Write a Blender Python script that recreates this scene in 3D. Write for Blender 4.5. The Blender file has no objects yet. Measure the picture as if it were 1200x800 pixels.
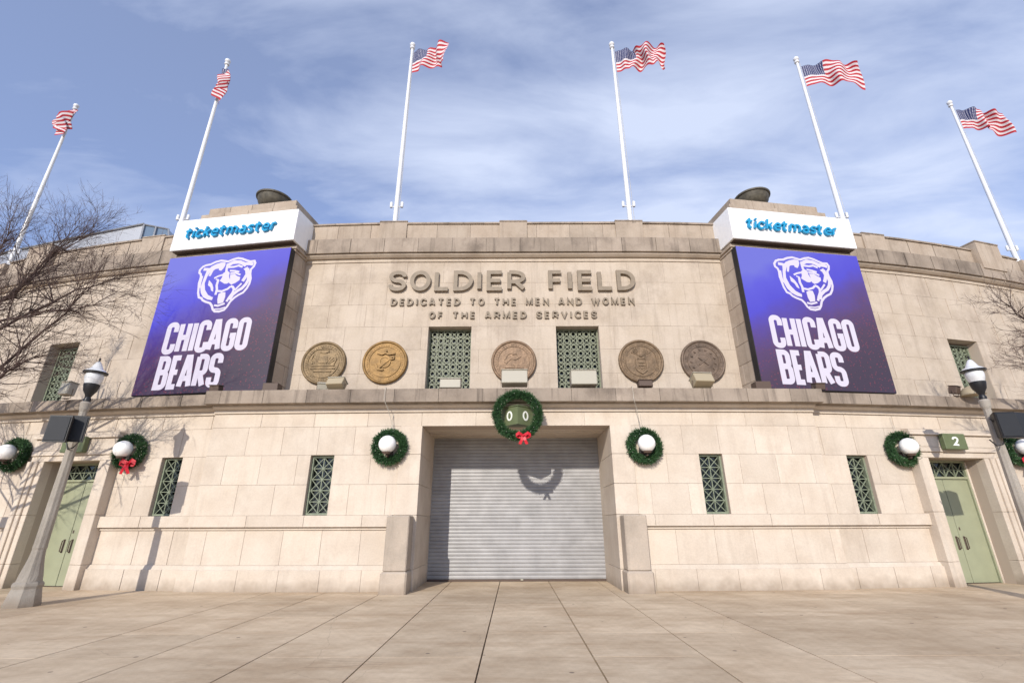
import bpy, math, random
from mathutils import Vector, Matrix, Euler
random.seed(7)
C = bpy.context.scene.collection
SC = bpy.context.scene
R = math.radians
PI = math.pi

# ------------------------------------------------------------------ camera
cam_d = bpy.data.cameras.new('camera'); cam = bpy.data.objects.new('camera', cam_d); C.objects.link(cam)
cam_d.sensor_width = 36; cam_d.lens = 16.83; cam_d.clip_end = 6000; cam_d.clip_start = 0.05
cam_d.shift_x = -2/1200
cam.matrix_world = Matrix.Translation((0, 0, 1.6)) @ Euler((R(90+20.8), 0, 0)).to_matrix().to_4x4() @ Matrix.Rotation(R(-0.2), 4, 'Z')
SC.camera = cam

# ------------------------------------------------------------------ light
travel = Vector((.27, 1, -.4455)).normalized()
sun_d = bpy.data.lights.new('sun', 'SUN'); sun = bpy.data.objects.new('sun', sun_d); C.objects.link(sun)
sun_d.energy = 4.2; sun_d.angle = R(.55); sun_d.color = (1, .93, .83)
sun.rotation_euler = travel.to_track_quat('-Z', 'Y').to_euler()
W = bpy.data.worlds.new('World'); SC.world = W; W.use_nodes = True
wn = W.node_tree; wn.nodes.clear()
def wnode(t, **k):
    n = wn.nodes.new(t)
    for a, b in k.items(): setattr(n, a, b)
    return n
sky = wnode('ShaderNodeTexSky', sky_type='NISHITA', sun_disc=False)
sky.sun_elevation = R(23.3); sky.sun_rotation = R(195); sky.air_density = 1.0; sky.dust_density = .3; sky.ozone_density = 3.5
bg1 = wnode('ShaderNodeBackground'); bg1.inputs[1].default_value = .15
bg2 = wnode('ShaderNodeBackground'); bg2.inputs[0].default_value = (.72, .80, 1, 1); bg2.inputs[1].default_value = 1.08
wo = wnode('ShaderNodeOutputWorld'); mx = wnode('ShaderNodeMixShader')
tc = wnode('ShaderNodeTexCoord')
# high thin cloud: project the view direction on a flat layer so streaks run across the sky
sep = wnode('ShaderNodeSeparateXYZ'); wn.links.new(tc.outputs['Generated'], sep.inputs[0])
zmax = wnode('ShaderNodeMath', operation='MAXIMUM'); zmax.inputs[1].default_value = .12; wn.links.new(sep.outputs[2], zmax.inputs[0])
dv = wnode('ShaderNodeVectorMath', operation='DIVIDE'); cmb = wnode('ShaderNodeCombineXYZ')
for i in range(3): wn.links.new(zmax.outputs[0], cmb.inputs[i])
wn.links.new(tc.outputs['Generated'], dv.inputs[0]); wn.links.new(cmb.outputs[0], dv.inputs[1])
mp = wnode('ShaderNodeMapping'); mp.inputs['Rotation'].default_value = (0, 0, R(-35)); mp.inputs['Scale'].default_value = (.75, 1.7, 1)
wn.links.new(dv.outputs[0], mp.inputs[0])
n1 = wnode('ShaderNodeTexNoise'); n1.inputs['Scale'].default_value = 1.9; n1.inputs['Detail'].default_value = 10; n1.inputs['Roughness'].default_value = .56; n1.inputs['Distortion'].default_value = .35
wn.links.new(mp.outputs[0], n1.inputs['Vector'])
n2 = wnode('ShaderNodeTexNoise'); n2.inputs['Scale'].default_value = .7; n2.inputs['Detail'].default_value = 2
wn.links.new(dv.outputs[0], n2.inputs['Vector'])
ad = wnode('ShaderNodeMath', operation='MULTIPLY_ADD'); ad.inputs[1].default_value = .75; wn.links.new(n1.outputs[0], ad.inputs[0]); 
hs = wnode('ShaderNodeMath', operation='MULTIPLY'); hs.inputs[1].default_value = .6; wn.links.new(n2.outputs[0], hs.inputs[0]); wn.links.new(hs.outputs[0], ad.inputs[2])
# more cloud towards the east (right)
ax = wnode('ShaderNodeMath', operation='MULTIPLY_ADD'); ax.inputs[1].default_value = .17; wn.links.new(sep.outputs[0], ax.inputs[0]); wn.links.new(ad.outputs[0], ax.inputs[2])
cr = wnode('ShaderNodeMapRange'); cr.inputs['From Min'].default_value = .56; cr.inputs['From Max'].default_value = .86; cr.inputs['To Min'].default_value = .26; cr.inputs['To Max'].default_value = .86
wn.links.new(ax.outputs[0], cr.inputs['Value'])
tint = wnode('ShaderNodeVectorMath', operation='MULTIPLY'); tint.inputs[1].default_value = (.95, 1.03, 1.32)
wn.links.new(sky.outputs[0], tint.inputs[0]); wn.links.new(tint.outputs[0], bg1.inputs[0]); wn.links.new(cr.outputs[0], mx.inputs[0])
wn.links.new(bg1.outputs[0], mx.inputs[1]); wn.links.new(bg2.outputs[0], mx.inputs[2]); wn.links.new(mx.outputs[0], wo.inputs[0])
SC.view_settings.view_transform = 'Standard'; SC.view_settings.look = 'None'; SC.view_settings.gamma = 1; SC.view_settings.exposure = 0.0

# ------------------------------------------------------------------ helpers
def tag(o, label=None, cat=None, group=None, kind=None):
    if label: o['label'] = label
    if cat: o['category'] = cat
    if group: o['group'] = group
    if kind: o['kind'] = kind
    return o
def empty(name, loc, rz=0, **k):
    o = bpy.data.objects.new(name, None); C.objects.link(o); o.empty_display_size = .2
    o.location = loc; o.rotation_euler = (0, 0, rz); return tag(o, **k)
def link(name, me, parent=None, loc=(0, 0, 0), rot=(0, 0, 0), world=False):
    o = bpy.data.objects.new(name, me); C.objects.link(o); o.location = loc; o.rotation_euler = rot
    if parent:
        o.parent = parent
        if world:
            o.matrix_parent_inverse = (Matrix.Translation(parent.location) @ parent.rotation_euler.to_matrix().to_4x4()).inverted()
    return o
def copy_tree(o, parent=None):
    c = o.copy(); C.objects.link(c); c.parent = parent
    for ch in list(o.children): copy_tree(ch, c)
    return c
class MB:
    def __init__(s): s.v = []; s.f = []; s.m = []; s.mats = []; s.cur = 0; s.uv = None
    def mat(s, m):
        if m not in s.mats: s.mats.append(m)
        s.cur = s.mats.index(m); return s
    def add(s, vs, fs):
        b = len(s.v); s.v += [tuple(p) for p in vs]
        for f in fs: s.f.append([b+i for i in f]); s.m.append(s.cur)
    def box(s, x0, x1, y0, y1, z0, z1, M=None):
        vs = [Vector(p) for p in ((x0,y0,z0),(x1,y0,z0),(x1,y1,z0),(x0,y1,z0),(x0,y0,z1),(x1,y0,z1),(x1,y1,z1),(x0,y1,z1))]
        if M: vs = [M @ p for p in vs]
        s.add(vs, [(0,3,2,1),(4,5,6,7),(0,1,5,4),(1,2,6,5),(2,3,7,6),(3,0,4,7)])
    def cbox(s, x0, x1, y0, y1, z0, z1, c=.01, M=None):   # box with all edges chamfered
        vs = []; idx = {}
        X = (x0, x1); Y = (y0, y1); Z = (z0, z1)
        for i in (0, 1):
            for j in (0, 1):
                for k in (0, 1):
                    sx, sy, sz = (1-2*i), (1-2*j), (1-2*k)
                    for a in range(3):
                        d = [sx*c, sy*c, sz*c]; d[a] = 0
                        idx[i, j, k, a] = len(vs); vs.append(Vector((X[i]+d[0], Y[j]+d[1], Z[k]+d[2])))
        fs = []
        for a in range(3):
            b, e = (a+1) % 3, (a+2) % 3
            for sd in (0, 1):
                q = []
                for (p, r) in ((0,0),(1,0),(1,1),(0,1)):
                    t = [0, 0, 0]; t[a] = sd; t[b] = p; t[e] = r; q.append(idx[t[0], t[1], t[2], a])
                fs.append(q if sd else q[::-1])
            for p in (0, 1):
                for r in (0, 1):
                    t0 = [0,0,0]; t1 = [0,0,0]; t0[b] = t1[b] = p; t0[e] = t1[e] = r; t1[a] = 1
                    q = [idx[t0[0],t0[1],t0[2],b], idx[t1[0],t1[1],t1[2],b], idx[t1[0],t1[1],t1[2],e], idx[t0[0],t0[1],t0[2],e]]
                    fs.append(q if (p != r) else q[::-1])
        for i in (0,1):
            for j in (0,1):
                for k in (0,1):
                    q = [idx[i,j,k,0], idx[i,j,k,1], idx[i,j,k,2]]
                    fs.append(q if (i+j+k) % 2 == 1 else q[::-1])
        if M: vs = [M @ p for p in vs]
        s.add(vs, fs)
    def lathe(s, prof, n=24, M=None, cap=True, a0=0):
        vs = []; fs = []
        for (r, z) in prof:
            for k in range(n):
                a = a0+2*PI*k/n; vs.append(Vector((r*math.cos(a), r*math.sin(a), z)))
        for i in range(len(prof)-1):
            for k in range(n):
                k2 = (k+1) % n; fs.append((i*n+k, i*n+k2, (i+1)*n+k2, (i+1)*n+k))
        if cap:
            if prof[0][0] > 1e-4: fs.append(tuple(range(n))[::-1])
            if prof[-1][0] > 1e-4: fs.append(tuple((len(prof)-1)*n+k for k in range(n)))
        if M: vs = [M @ p for p in vs]
        s.add(vs, fs)
    def tube(s, pts, rad, n=6):
        pts = [Vector(p) for p in pts]; vs = []; fs = []
        if not hasattr(rad, '__len__'): rad = [rad]*len(pts)
        for i, p in enumerate(pts):
            d = (pts[min(i+1, len(pts)-1)]-pts[max(i-1, 0)]).normalized()
            u = d.cross(Vector((0, 0, 1)) if abs(d.z) < .9 else Vector((1, 0, 0))).normalized(); w = d.cross(u)
            for k in range(n):
                a = 2*PI*k/n; vs.append(p+(u*math.cos(a)+w*math.sin(a))*rad[i])
        for i in range(len(pts)-1):
            for k in range(n):
                k2 = (k+1) % n; fs.append((i*n+k, (i+1)*n+k, (i+1)*n+k2, i*n+k2))
        fs.append(tuple(range(n))); fs.append(tuple((len(pts)-1)*n+k for k in range(n))[::-1])
        s.add(vs, fs)
    def poly(s, pts2, y0, y1, M=None):     # polygon in the xz plane, extruded from y0 (front) to y1
        n = len(pts2)
        ar = sum(pts2[i][0]*pts2[(i+1)%n][1]-pts2[(i+1)%n][0]*pts2[i][1] for i in range(n))
        if ar < 0: pts2 = pts2[::-1]
        vs = [Vector((p[0], y0, p[1])) for p in pts2]+[Vector((p[0], y1, p[1])) for p in pts2]
        fs = [tuple(range(n)), tuple(range(2*n-1, n-1, -1))]
        fs += [(i, i+n, (i+1) % n+n, (i+1) % n) for i in range(n)]
        if M: vs = [M @ p for p in vs]
        s.add(vs, fs)
    def stroke(s, pts, w, y0, y1, closed=False, M=None):
        P = [Vector((p[0], p[1])) for p in pts]; n = len(P); L = []; Rr = []
        for i in range(n):
            a = P[i]-P[i-1] if (i > 0 or closed) else P[1]-P[0]
            b = P[(i+1) % n]-P[i] if (i < n-1 or closed) else P[-1]-P[-2]
            a.normalize(); b.normalize()
            na = Vector((-a.y, a.x)); nb = Vector((-b.y, b.x)); m = na+nb
            if m.length < .3: m = na.copy()
            m.normalize(); k = min(1/max(m.dot(na), .45), 2.2)
            L.append(P[i]+m*k*w/2); Rr.append(P[i]-m*k*w/2)
        vs = []; fs = []
        for i in range(n):
            for q in (L[i], Rr[i]):
                vs.append(Vector((q.x, y0, q.y)))
            for q in (L[i], Rr[i]):
                vs.append(Vector((q.x, y1, q.y)))
        rng = range(n if closed else n-1)
        for i in rng:
            a = 4*i; b = 4*((i+1) % n)
            fs += [(a+1, b+1, b, a), (a+2, b+2, b+3, a+3), (a, b, b+2, a+2), (a+3, b+3, b+1, a+1)]
        if not closed:
            e = 4*(n-1); fs += [(0, 2, 3, 1), (e+1, e+3, e+2, e)]
        if M: vs = [M @ p for p in vs]
        s.add(vs, fs)
    def mesh(s, name, smooth=False, ang=None):
        me = bpy.data.meshes.new(name); me.from_pydata(s.v, [], s.f)
        for m in s.mats: me.materials.append(m)
        me.polygons.foreach_set('material_index', s.m)
        if smooth: me.polygons.foreach_set('use_smooth', [True]*len(me.polygons))
        me.update()
        if smooth and ang: me.set_sharp_from_angle(angle=R(ang))
        return me
    def build(s, name, parent=None, smooth=False, ang=35, world=False, **k):
        o = link(name, s.mesh(name, smooth, ang), parent, world=world); return tag(o, **k)

# ------------------------------------------------------------------ materials
def new_mat(name):
    m = bpy.data.materials.new(name); m.use_nodes = True; nt = m.node_tree
    return m, nt, nt.nodes['Principled BSDF']
def simple(name, col, rough=.6, metal=0, emit=None, es=1, noise=0, nscale=8, bump=0, bscale=60, spec=.4):
    m, nt, b = new_mat(name)
    b.inputs['Base Color'].default_value = (*col, 1); b.inputs['Roughness'].default_value = rough; b.inputs['Metallic'].default_value = metal
    b.inputs['Specular IOR Level'].default_value = spec
    if emit: b.inputs['Emission Color'].default_value = (*emit, 1); b.inputs['Emission Strength'].default_value = es
    if noise or bump:
        g = nt.nodes.new('ShaderNodeNewGeometry')
    if noise:
        n = nt.nodes.new('ShaderNodeTexNoise'); n.inputs['Scale'].default_value = nscale; n.inputs['Detail'].default_value = 5
        nt.links.new(g.outputs['Position'], n.inputs['Vector'])
        mr = nt.nodes.new('ShaderNodeMapRange'); mr.inputs['From Min'].default_value = .3; mr.inputs['From Max'].default_value = .7
        mr.inputs['To Min'].default_value = 1-noise; mr.inputs['To Max'].default_value = 1+noise
        nt.links.new(n.outputs[0], mr.inputs['Value'])
        v = nt.nodes.new('ShaderNodeVectorMath'); v.operation = 'SCALE'; v.inputs[0].default_value = col
        nt.links.new(mr.outputs[0], v.inputs['Scale']); nt.links.new(v.outputs[0], b.inputs['Base Color'])
    if bump:
        n = nt.nodes.new('ShaderNodeTexNoise'); n.inputs['Scale'].default_value = bscale; n.inputs['Detail'].default_value = 4
        nt.links.new(g.outputs['Position'], n.inputs['Vector'])
        bp = nt.nodes.new('ShaderNodeBump'); bp.inputs['Strength'].default_value = bump; bp.inputs['Distance'].default_value = .02
        nt.links.new(n.outputs[0], bp.inputs['Height']); nt.links.new(bp.outputs[0], b.inputs['Normal'])
    return m
def stone(name, colA, colB, stain, stain_amt=.35, streak=.3, var=.10, bump=.25):
    """limestone: colA-colB blotches, per-block tone, brown-grey weather stains and vertical streaks"""
    m, nt, b = new_mat(name); N = nt.nodes.new; L = nt.links.new
    b.inputs['Roughness'].default_value = .88; b.inputs['Specular IOR Level'].default_value = .2
    g = N('ShaderNodeNewGeometry')
    def noise(scale, vec=None, det=5, rough=.55):
        n = N('ShaderNodeTexNoise'); n.inputs['Scale'].default_value = scale; n.inputs['Detail'].default_value = det; n.inputs['Roughness'].default_value = rough
        L(vec or g.outputs['Position'], n.inputs['Vector']); return n.outputs[0]
    def rng(x, a, c, d, e):
        r = N('ShaderNodeMapRange'); r.inputs['From Min'].default_value = a; r.inputs['From Max'].default_value = c
        r.inputs['To Min'].default_value = d; r.inputs['To Max'].default_value = e; L(x, r.inputs['Value']); return r.outputs[0]
    def mix(f, a, c):
        x = N('ShaderNodeMix'); x.data_type = 'RGBA'
        L(f, x.inputs[0])
        for q, i in ((a, 6), (c, 7)):
            if isinstance(q, tuple): x.inputs[i].default_value = (*q, 1)
            else: L(q, x.inputs[i])
        return x.outputs[2]
    base = mix(rng(noise(1.3), .35, .65, 0, 1), colA, colB)
    mp = N('ShaderNodeMapping'); mp.inputs['Scale'].default_value = (5, 5, .35); L(g.outputs['Position'], mp.inputs[0])
    st = rng(noise(1.0, mp.outputs[0], 6, .65), .52, .75, 0, streak)
    c2 = mix(st, base, stain)
    st2 = rng(noise(.55, None, 7, .7), .5, .72, 0, stain_amt)
    c3 = mix(st2, c2, stain)
    oi = N('ShaderNodeObjectInfo')
    f = rng(oi.outputs['Random'], 0, 1, 1-var, 1+var)
    fine = rng(noise(24, None, 3), .3, .7, .95, 1.05)
    mu = N('ShaderNodeMath'); mu.operation = 'MULTIPLY'; L(f, mu.inputs[0]); L(fine, mu.inputs[1])
    v = N('ShaderNodeVectorMath'); v.operation = 'SCALE'; L(c3, v.inputs[0]); L(mu.outputs[0], v.inputs['Scale'])
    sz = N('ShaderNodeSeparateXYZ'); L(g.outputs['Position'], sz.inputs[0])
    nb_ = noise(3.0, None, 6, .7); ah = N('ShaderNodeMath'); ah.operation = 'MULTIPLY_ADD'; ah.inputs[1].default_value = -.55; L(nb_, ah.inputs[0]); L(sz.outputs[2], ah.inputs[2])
    dirt = rng(ah.outputs[0], -.27, .02, .55, 0)  # splash dirt near the ground; also paints in the dark shadow along the footing
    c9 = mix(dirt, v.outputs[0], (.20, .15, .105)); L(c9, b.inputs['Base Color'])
    bp = N('ShaderNodeBump'); bp.inputs['Strength'].default_value = bump; bp.inputs['Distance'].default_value = .012
    L(noise(38, None, 6, .7), bp.inputs['Height']); L(bp.outputs[0], b.inputs['Normal'])
    return m
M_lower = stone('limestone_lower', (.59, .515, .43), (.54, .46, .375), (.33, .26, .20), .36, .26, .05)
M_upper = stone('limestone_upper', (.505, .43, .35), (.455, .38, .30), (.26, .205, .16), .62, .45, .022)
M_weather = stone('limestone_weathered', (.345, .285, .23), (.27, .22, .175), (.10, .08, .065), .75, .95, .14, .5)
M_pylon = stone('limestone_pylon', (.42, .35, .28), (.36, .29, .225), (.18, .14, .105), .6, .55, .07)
M_mortar = simple('mortar', (.42, .345, .28), .95)
M_mortar_up = simple('mortar_upper', (.48, .40, .325), .95)
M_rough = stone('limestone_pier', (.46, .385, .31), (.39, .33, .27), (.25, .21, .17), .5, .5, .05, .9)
M_green = simple('door_green_paint', (.29, .305, .20), .45, noise=.06, nscale=3)
M_sign_green = simple('sign_green_paint', (.12, .145, .07), .5, noise=.08)
M_grille = simple('grille_green_metal', (.20, .23, .16), .55, noise=.2, nscale=20)
M_grille_up = simple('upper_grille_metal', (.17, .185, .125), .6, noise=.3, nscale=12)
M_glass = simple('dark_window_glass', (.012, .016, .016), .12, spec=.6)
M_black = simple('black_plastic', (.012, .012, .014), .42)
M_speaker = simple('speaker_grille_cloth', (.016, .018, .022), .55, bump=.3, bscale=200)
M_white = simple('white_painted_metal', (.80, .80, .80), .35, noise=.03)
M_polew = simple('flagpole_white', (.68, .69, .71), .3)
M_globe = simple('opal_glass_globe', (.86, .86, .85), .25, spec=.5)
M_acorn = simple('acorn_opal_glass', (.62, .63, .64), .2, spec=.6, noise=.12, nscale=9)
M_tan = simple('floodlight_tan', (.36, .30, .20), .5)
M_cream = simple('floodlight_cream', (.38, .355, .29), .5)
M_brown = simple('brown_metal', (.09, .06, .045), .6)
M_shutter = simple('galvanised_shutter', (.31, .305, .305), .5, metal=.15, noise=.14, nscale=2.5)
M_red = simple('red_ribbon', (.50, .01, .022), .4)
M_pine = simple('wreath_needles', (.032, .085, .028), .6, noise=.5, nscale=60)
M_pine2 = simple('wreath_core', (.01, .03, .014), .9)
M_bulb = simple('string_light_bulb', (.8, .78, .65), .3)
M_letter = simple('bronze_letter', (.225, .18, .13), .6, noise=.15, nscale=5)
M_cyan = simple('sign_letter_cyan', (.01, .27, .50), .35)
M_cable = simple('grey_cable', (.45, .42, .36), .6)
M_dkcable = simple('dark_cable', (.05, .045, .04), .6)
M_digit = simple('digit_white', (.78, .80, .74), .5)
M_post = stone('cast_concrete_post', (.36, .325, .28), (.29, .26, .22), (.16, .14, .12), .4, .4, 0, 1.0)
M_bark = simple('bark', (.085, .056, .048), .9, noise=.3, nscale=14)
M_steel = simple('stand_cladding', (.30, .31, .33), .4, metal=.5, noise=.08)
M_standglass = simple('stand_glazing', (.14, .2, .28), .1, spec=.8)
M_bronze = [simple('bronze_'+n, c, .55, metal=.3, noise=.3, nscale=5, bump=.8, bscale=14) for n, c in
            (('olive', (.18, .125, .065)), ('gold', (.23, .135, .045)), ('copper', (.20, .13, .08)), ('brown', (.17, .115, .068)), ('grey', (.15, .108, .078)))]
M_bowl = simple('bowl_bronze', (.085, .075, .055), .6, noise=.3)

# pavement concrete
def concrete():
    m, nt, b = new_mat('pavement_concrete'); N = nt.nodes.new; L = nt.links.new
    b.inputs['Roughness'].default_value = .9; b.inputs['Specular IOR Level'].default_value = .2
    g = N('ShaderNodeNewGeometry')
    def noise(scale, sc=(1, 1, 1), det=6, rough=.6):
        mp = N('ShaderNodeMapping'); mp.inputs['Scale'].default_value = sc; L(g.outputs['Position'], mp.inputs[0])
        n = N('ShaderNodeTexNoise'); n.inputs['Scale'].default_value = scale; n.inputs['Detail'].default_value = det; n.inputs['Roughness'].default_value = rough
        L(mp.outputs[0], n.inputs['Vector']); return n.outputs[0]
    def ramp(x, a, c, d, e):
        r = N('ShaderNodeMapRange'); r.inputs['From Min'].default_value = a; r.inputs['From Max'].default_value = c
        r.inputs['To Min'].default_value = d; r.inputs['To Max'].default_value = e; L(x, r.inputs['Value']); return r.outputs[0]
    mixes = N('ShaderNodeMix'); mixes.data_type = 'RGBA'; mixes.inputs[6].default_value = (.66, .53, .375, 1); mixes.inputs[7].default_value = (.48, .365, .245, 1)
    L(ramp(noise(.55, (1, 1, 1), 8, .7), .38, .62, 0, 1), mixes.inputs[0])
    m2 = N('ShaderNodeMix'); m2.data_type = 'RGBA'; L(mixes.outputs[2], m2.inputs[6]); m2.inputs[7].default_value = (.42, .30, .19, 1)
    L(ramp(noise(.9, (.5, 2.2, 1), 7, .7), .50, .70, 0, .75), m2.inputs[0])
    oi = N('ShaderNodeObjectInfo'); f = ramp(oi.outputs['Random'], 0, 1, .90, 1.06)
    s1 = ramp(noise(9, (1, 1, 1), 5), .35, .7, .93, 1.05)
    sp = ramp(noise(45, (1, 1, 1), 2), .66, .74, 1, .72)
    mu = N('ShaderNodeMath'); mu.operation = 'MULTIPLY'; L(f, mu.inputs[0]); L(s1, mu.inputs[1])
    mu2 = N('ShaderNodeMath'); mu2.operation = 'MULTIPLY'; L(mu.outputs[0], mu2.inputs[0]); L(sp, mu2.inputs[1])
    v = N('ShaderNodeVectorMath'); v.operation = 'SCALE'; L(m2.outputs[2], v.inputs[0]); L(mu2.outputs[0], v.inputs['Scale'])
    # gum spots and hairline cracks
    vo = N('ShaderNodeTexVoronoi'); vo.inputs['Scale'].default_value = 1.7; L(g.outputs['Position'], vo.inputs['Vector'])
    gum = ramp(vo.outputs['Distance'], .045, .06, .7, 0)
    c1 = N('ShaderNodeMix'); c1.data_type = 'RGBA'; L(gum, c1.inputs[0]); L(v.outputs[0], c1.inputs[6]); c1.inputs[7].default_value = (.13, .10, .08, 1)
    ds = N('ShaderNodeVectorMath'); ds.operation = 'MULTIPLY_ADD'; ds.inputs[1].default_value = (.5, .5, 0); nn = N('ShaderNodeTexNoise'); nn.inputs['Scale'].default_value = 1.2; nn.inputs['Detail'].default_value = 6; L(g.outputs['Position'], nn.inputs['Vector'])
    L(nn.outputs['Color'], ds.inputs[0]); L(g.outputs['Position'], ds.inputs[2])
    ve = N('ShaderNodeTexVoronoi'); ve.feature = 'DISTANCE_TO_EDGE'; ve.inputs['Scale'].default_value = .22; L(ds.outputs[0], ve.inputs['Vector'])
    crk = ramp(ve.outputs['Distance'], .0003, .0014, .22, 0)
    c2 = N('ShaderNodeMix'); c2.data_type = 'RGBA'; L(crk, c2.inputs[0]); L(c1.outputs[2], c2.inputs[6]); c2.inputs[7].default_value = (.15, .115, .085, 1)
    L(c2.outputs[2], b.inputs['Base Color'])
    bp = N('ShaderNodeBump'); bp.inputs['Strength'].default_value = .3; bp.inputs['Distance'].default_value = .01
    L(noise(50), bp.inputs['Height']); L(bp.outputs[0], b.inputs['Normal'])
    return m
M_conc = concrete()
M_joint = simple('joint_dirt', (.13, .10, .075), .95, noise=.3)

# LED screen picture: blue-violet glow over a dark red crowd of dots
def led():
    m, nt, b = new_mat('led_screen_picture'); N = nt.nodes.new; L = nt.links.new
    b.inputs['Base Color'].default_value = (.02, .018, .022, 1); b.inputs['Roughness'].default_value = .5
    t = N('ShaderNodeTexCoord'); s = N('ShaderNodeSeparateXYZ'); L(t.outputs['Object'], s.inputs[0])
    def mth(op, a, c=None, d=None):
        x = N('ShaderNodeMath'); x.operation = op
        for i, q in enumerate((a, c, d)):
            if q is None: continue
            if isinstance(q, (int, float)): x.inputs[i].default_value = q
            else: L(q, x.inputs[i])
        return x.outputs[0]
    nz = N('ShaderNodeTexNoise'); nz.inputs['Scale'].default_value = .9; nz.inputs['Detail'].default_value = 3; L(t.outputs['Object'], nz.inputs['Vector'])
    h = mth('MULTIPLY_ADD', s.outputs[0], -.09, mth('MULTIPLY', s.outputs[2], .2))     # 0 bottom .. 1 top, tilted
    h = mth('ADD', h, mth('MULTIPLY_ADD', nz.outputs[0], .24, -.12))
    cr = N('ShaderNodeValToRGB'); L(h, cr.inputs[0]); e = cr.color_ramp.elements
    e[0].position = .02; e[0].color = (.035, .014, .045, 1); e[1].position = 1.0; e[1].color = (.16, .17, .80, 1)
    for p, c in ((.24, (.06, .018, .07, 1)), (.42, (.085, .025, .15, 1)), (.56, (.085, .035, .36, 1)), (.70, (.065, .05, .74, 1)), (.86, (.09, .08, .80, 1))):
        x = e.new(p); x.color = c
    vo = N('ShaderNodeTexVoronoi'); vo.inputs['Scale'].default_value = 11; L(t.outputs['Object'], vo.inputs['Vector'])
    dot = N('ShaderNodeMapRange'); dot.inputs['From Min'].default_value = .18; dot.inputs['From Max'].default_value = .32; dot.inputs['To Min'].default_value = 1; dot.inputs['To Max'].default_value = 0
    L(vo.outputs['Distance'], dot.inputs['Value'])
    low = N('ShaderNodeMapRange'); low.inputs['From Min'].default_value = .3; low.inputs['From Max'].default_value = .6; low.inputs['To Min'].default_value = .55; low.inputs['To Max'].default_value = 0; L(h, low.inputs['Value'])
    n3 = N('ShaderNodeTexNoise'); n3.inputs['Scale'].default_value = 2.2; L(t.outputs['Object'], n3.inputs['Vector'])
    f = mth('MULTIPLY', mth('MULTIPLY', dot.outputs[0], low.outputs[0]), mth('MULTIPLY', n3.outputs[0], 1.6))
    mx = N('ShaderNodeMix'); mx.data_type = 'RGBA'; L(f, mx.inputs[0]); L(cr.outputs[0], mx.inputs[6]); mx.inputs[7].default_value = (.34, .03, .06, 1)
    L(mx.outputs[2], b.inputs['Emission Color']); b.inputs['Emission Strength'].default_value = .88
    return m
M_led = led()
M_ledwhite = simple('led_white_graphic', (.08, .08, .09), .5, emit=(.80, .72, .86), es=.95)
M_casing = simple('screen_casing', (.012, .012, .015), .5)

# flag materials (UV: u along fly, v up)
M_flag_r = simple('flag_red', (.36, .012, .022), .7); M_flag_w = simple('flag_white', (.60, .55, .56), .7)
def canton():
    m, nt, b = new_mat('flag_canton'); N = nt.nodes.new; L = nt.links.new; b.inputs['Roughness'].default_value = .7
    uv = N('ShaderNodeUVMap'); mp = N('ShaderNodeMapping'); mp.inputs['Scale'].default_value = (27.5, 16.7, 1); L(uv.outputs[0], mp.inputs[0])
    vo = N('ShaderNodeTexVoronoi'); vo.inputs['Scale'].default_value = 1; vo.inputs['Randomness'].default_value = 0; vo.voronoi_dimensions = '2D'; L(mp.outputs[0], vo.inputs['Vector'])
    lt = N('ShaderNodeMath'); lt.operation = 'LESS_THAN'; lt.inputs[1].default_value = .26; L(vo.outputs['Distance'], lt.inputs[0])
    mx = N('ShaderNodeMix'); mx.data_type = 'RGBA'; L(lt.outputs[0], mx.inputs[0]); mx.inputs[6].default_value = (.012, .018, .085, 1); mx.inputs[7].default_value = (.42, .42, .5, 1)
    L(mx.outputs[2], b.inputs['Base Color']); return m
M_canton = canton()

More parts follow.
